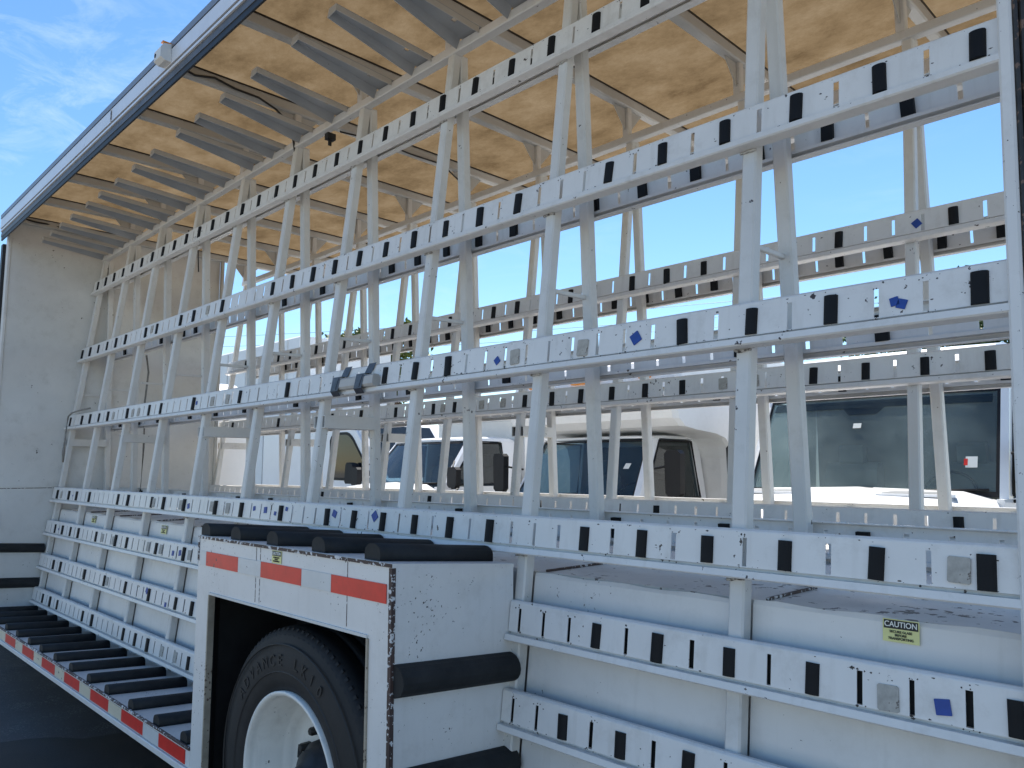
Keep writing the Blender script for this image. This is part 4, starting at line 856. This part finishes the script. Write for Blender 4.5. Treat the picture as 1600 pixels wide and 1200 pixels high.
for xa in (-6.7, -6.0, -5.86, -5.72, -5.0):
    b = MB(); b.prism(rect(-0.07, 0.07, -0.025, 0.025, .01), (xa, 6.95, 2.62), (xa, 7.05, 2.62), (1, 0, 0), (0, 0, 1)); b.build('clearance_lamp', 'amber', T2)

# pickup with a tall body behind
T3, ws3, lw3 = cab_truck('utility_truck', 'white pickup-nosed truck between the box truck and the van, blue windscreen', -9.22, 0.99, 6.80, 1.38, 7.32, 1.98, 2.08, 8.25, 5.55, 1.36, 1.22, wtop=0.90, mir=(0.20, -0.06, 0.10, 0.14))
b = MB(); b.prism(bev([(8.32, 0.7), (12.5, 0.7), (12.5, 2.62), (8.0, 2.62), (7.9, 2.42), (8.32, 2.36)], .03), (-10.25, 0, 0), (-8.19, 0, 0), (0, 1, 0), (0, 0, 1)); b.build('cargo_body', 'cream', T3)

# van facing right
def van():
    T = thing('cargo_van', 'white cargo van seen from its side with curved front door window and black mirror', 'van', (-12.6, 9.0, GZ))
    y0, y1 = 8.1, 10.0
    side = [(-16.2, 0.35), (-10.9, 0.35), (-10.55, 0.55), (-10.5, 1.0), (-10.75, 1.22), (-11.55, 1.40), (-12.45, 2.42), (-12.75, 2.62), (-13.4, 2.70), (-16.2, 2.70)]
    b = MB(); b.prism(bev(side, 0.05), (0, y0 + 0.05, 0), (0, y1 - 0.05, 0), (1, 0, 0), (0, 0, 1)); b.build('body', 'cabw', T)
    inset = [(-16.15, 0.4), (-10.95, 0.4), (-10.65, 0.6), (-10.62, 0.98), (-10.85, 1.15), (-11.62, 1.34), (-12.5, 2.36), (-12.8, 2.54), (-13.4, 2.62), (-16.15, 2.62)]
    b = MB(); b.prism(bev(inset, .05), (0, y0, 0), (0, y0 + 0.0495, 0), (1, 0, 0), (0, 0, 1)); b.build('side_skin', 'cabw', T)
    b = MB(); b.prism(bev([(-13.35, 1.38), (-12.0, 1.36), (-11.86, 1.42), (-12.55, 2.2), (-12.72, 2.30), (-13.2, 2.30), (-13.38, 2.2)], .05), (0, y0 - 0.006, 0), (0, y0 - 0.001, 0), (1, 0, 0), (0, 0, 1)); wd_ = b.build('door_window', 'trim', T)
    b = MB(); b.prism(bev([(-13.30, 1.43), (-12.05, 1.41), (-11.93, 1.45), (-12.58, 2.16), (-12.74, 2.25), (-13.18, 2.25), (-13.33, 2.16)], .05), (0, y0 - 0.012, 0), (0, y0 - 0.007, 0), (1, 0, 0), (0, 0, 1)); b.build('pane', 'dpane', wd_)
    b = MB(); b.prism(bev([(-0.14, -0.2), (0.12, -0.2), (0.14, 0.16), (-0.1, 0.2)], .04), (-12.35, y0 - 0.22, 1.52), (-12.35, y0 - 0.06, 1.52), (1, 0, 0), (0, 0, 1)); b.tube([(-12.3, y0, 1.42), (-12.34, y0 - 0.12, 1.45)], 0.03, 6); b.build('mirror', 'trim', T)
    b = MB(); b.prism([(-11.60, 1.425), (-11.57, 1.44), (-12.44, 2.43), (-12.48, 2.41)], (0, y0 + 0.15, 0), (0, y1 - 0.15, 0), (1, 0, 0), (0, 0, 1)); b.build('windscreen', 'dpane', T)
    for x in (-11.4, -15.0):
        b = MB(); b.lathe_y([(0.0, -0.01), (0.2, -0.02), (0.24, 0.0)], (x, y0 - 0.02, GZ + 0.38), 24); rm = b.build('wheel', 'rim', T)
        b = MB(); b.lathe_y([(0.24, 0.0), (0.36, -0.01), (0.38, 0.02), (0.38, 0.22), (0.2, 0.22)], (x, y0 - 0.02, GZ + 0.38), 24); b.build('tyre', 'tyre', rm)
    return T
van()

# tall white box trailer at the far left
T5 = thing('box_trailer', 'tall plain white box trailer standing far behind the front wall', 'trailer', (-18.5, 9.5, GZ))
b = MB(); b.prism(bev([(8.6, 0.9), (11.1, 0.9), (11.1, 4.6), (8.6, 4.6)], .04), (-24.0, 0, 0), (-15.6, 0, 0), (0, 1, 0), (0, 0, 1)); b.build('body', 'cream', T5)
for i in range(8):
    b = MB(); x = -23.5 + i * 1.05; b.box(x, x + 0.03, 8.585, 8.5995, 0.95, 4.55); b.build('side_post', 'bulk', T5)
b = MB(); b.box(-23.99, -15.61, 8.57, 8.5995, 0.80, 0.95); b.build('lower_rail', 'alu', T5)
for x in (-23.0, -21.8):
    b = MB(); b.lathe_y([(0.0, 0.03), (0.28, 0.03), (0.31, -0.01), (0.48, -0.02), (0.52, 0.02), (0.52, 0.28)], (x, 8.75, GZ + 0.52), 28); b.build('wheel', 'tyre', T5)
b = MB(); b.box(-16.5, -16.35, 8.9, 9.05, GZ, 0.9); b.box(-16.5, -16.35, 10.6, 10.75, GZ, 0.9); b.build('landing_leg', 'trim', T5)

# ------------------------------------------------------------------ trees and overhead wires
def tree(x, y, h, r, m, label, seed):
    rnd = random.Random(seed)
    T = thing('tree', label, 'tree', (x, y, GZ), 'trees beyond the parked trucks')
    b = MB(); b.tube([(x, y, GZ), (x + .1, y, h * .3), (x - .05, y + .1, h * .6), (x, y, h * .85)], [0.22, 0.17, 0.11, 0.04], 8)
    cl = []
    for k in range(9):
        a = rnd.uniform(0, 6.28); z0 = h * rnd.uniform(.35, .6); e = Vector((x + r * .75 * math.cos(a) * rnd.uniform(.5, 1), y + r * .75 * math.sin(a) * rnd.uniform(.5, 1), h * rnd.uniform(.6, .92)))
        b.tube([(x, y, z0), tuple((Vector((x, y, z0)) + e) / 2 + Vector((0, 0, .15))), tuple(e)], [0.08, 0.05, 0.02], 5); cl.append(e)
    b.build('trunk', 'bark', T)
    for k in range(16):
        a = rnd.uniform(0, 6.28); q = rnd.uniform(0, 1) ** .5 * r * .9; cl.append(Vector((x + q * math.cos(a), y + q * math.sin(a), h * rnd.uniform(.58, .97))))
    lv = MB()
    for c in cl:
        for i in range(150):
            d = Vector((rnd.gauss(0, 1), rnd.gauss(0, 1), rnd.gauss(0, .8))); p_ = c + d.normalized() * (rnd.random() ** .5) * r * .36
            s = rnd.uniform(.09, .17); u = Vector((rnd.gauss(0, 1), rnd.gauss(0, 1), rnd.gauss(0, 1))).normalized(); v_ = u.cross(Vector((rnd.gauss(0, 1), rnd.gauss(0, 1), rnd.gauss(0, 1)))).normalized()
            lv.add([p_ - u * s, p_ + v_ * s * .5, p_ + u * s, p_ - v_ * s * .5], [(0, 1, 2, 3)])
    lv.build('crown', m, T)
tree(-24.6, 17.4, 7.2, 1.7, 'leafb', 'olive tree top showing between posts above the middle of the racks, right one', 1)
tree(-27.0, 17.2, 7.0, 2.0, 'leafb', 'olive tree top showing between posts above the middle of the racks, left one', 2)
tree(-9.2, 30.0, 7.6, 2.8, 'leafa', 'green tree top just visible above the rightmost truck', 3)
tree(-6.2, 30.5, 7.8, 2.8, 'leafa', 'green tree top beside the rear end post at the right edge', 4)
for i, (za, zb_) in enumerate(((11.2, 11.2), (10.5, 10.4), (9.9, 9.9))):
    b = MB(); n = 14; a = Vector((-60, 20, za)); c = Vector((10, 48, zb_))
    b.tube([tuple(a.lerp(c, k / n) + Vector((0, 0, -0.9 * 4 * (k / n) * (1 - k / n)))) for k in range(n + 1)], 0.012, 5)
    tag(b.build('overhead_wire', 'cable'), '%s thin overhead wire of three crossing the sky behind the racks' % ('top', 'middle', 'lowest')[i], 'wire', 'overhead wires')
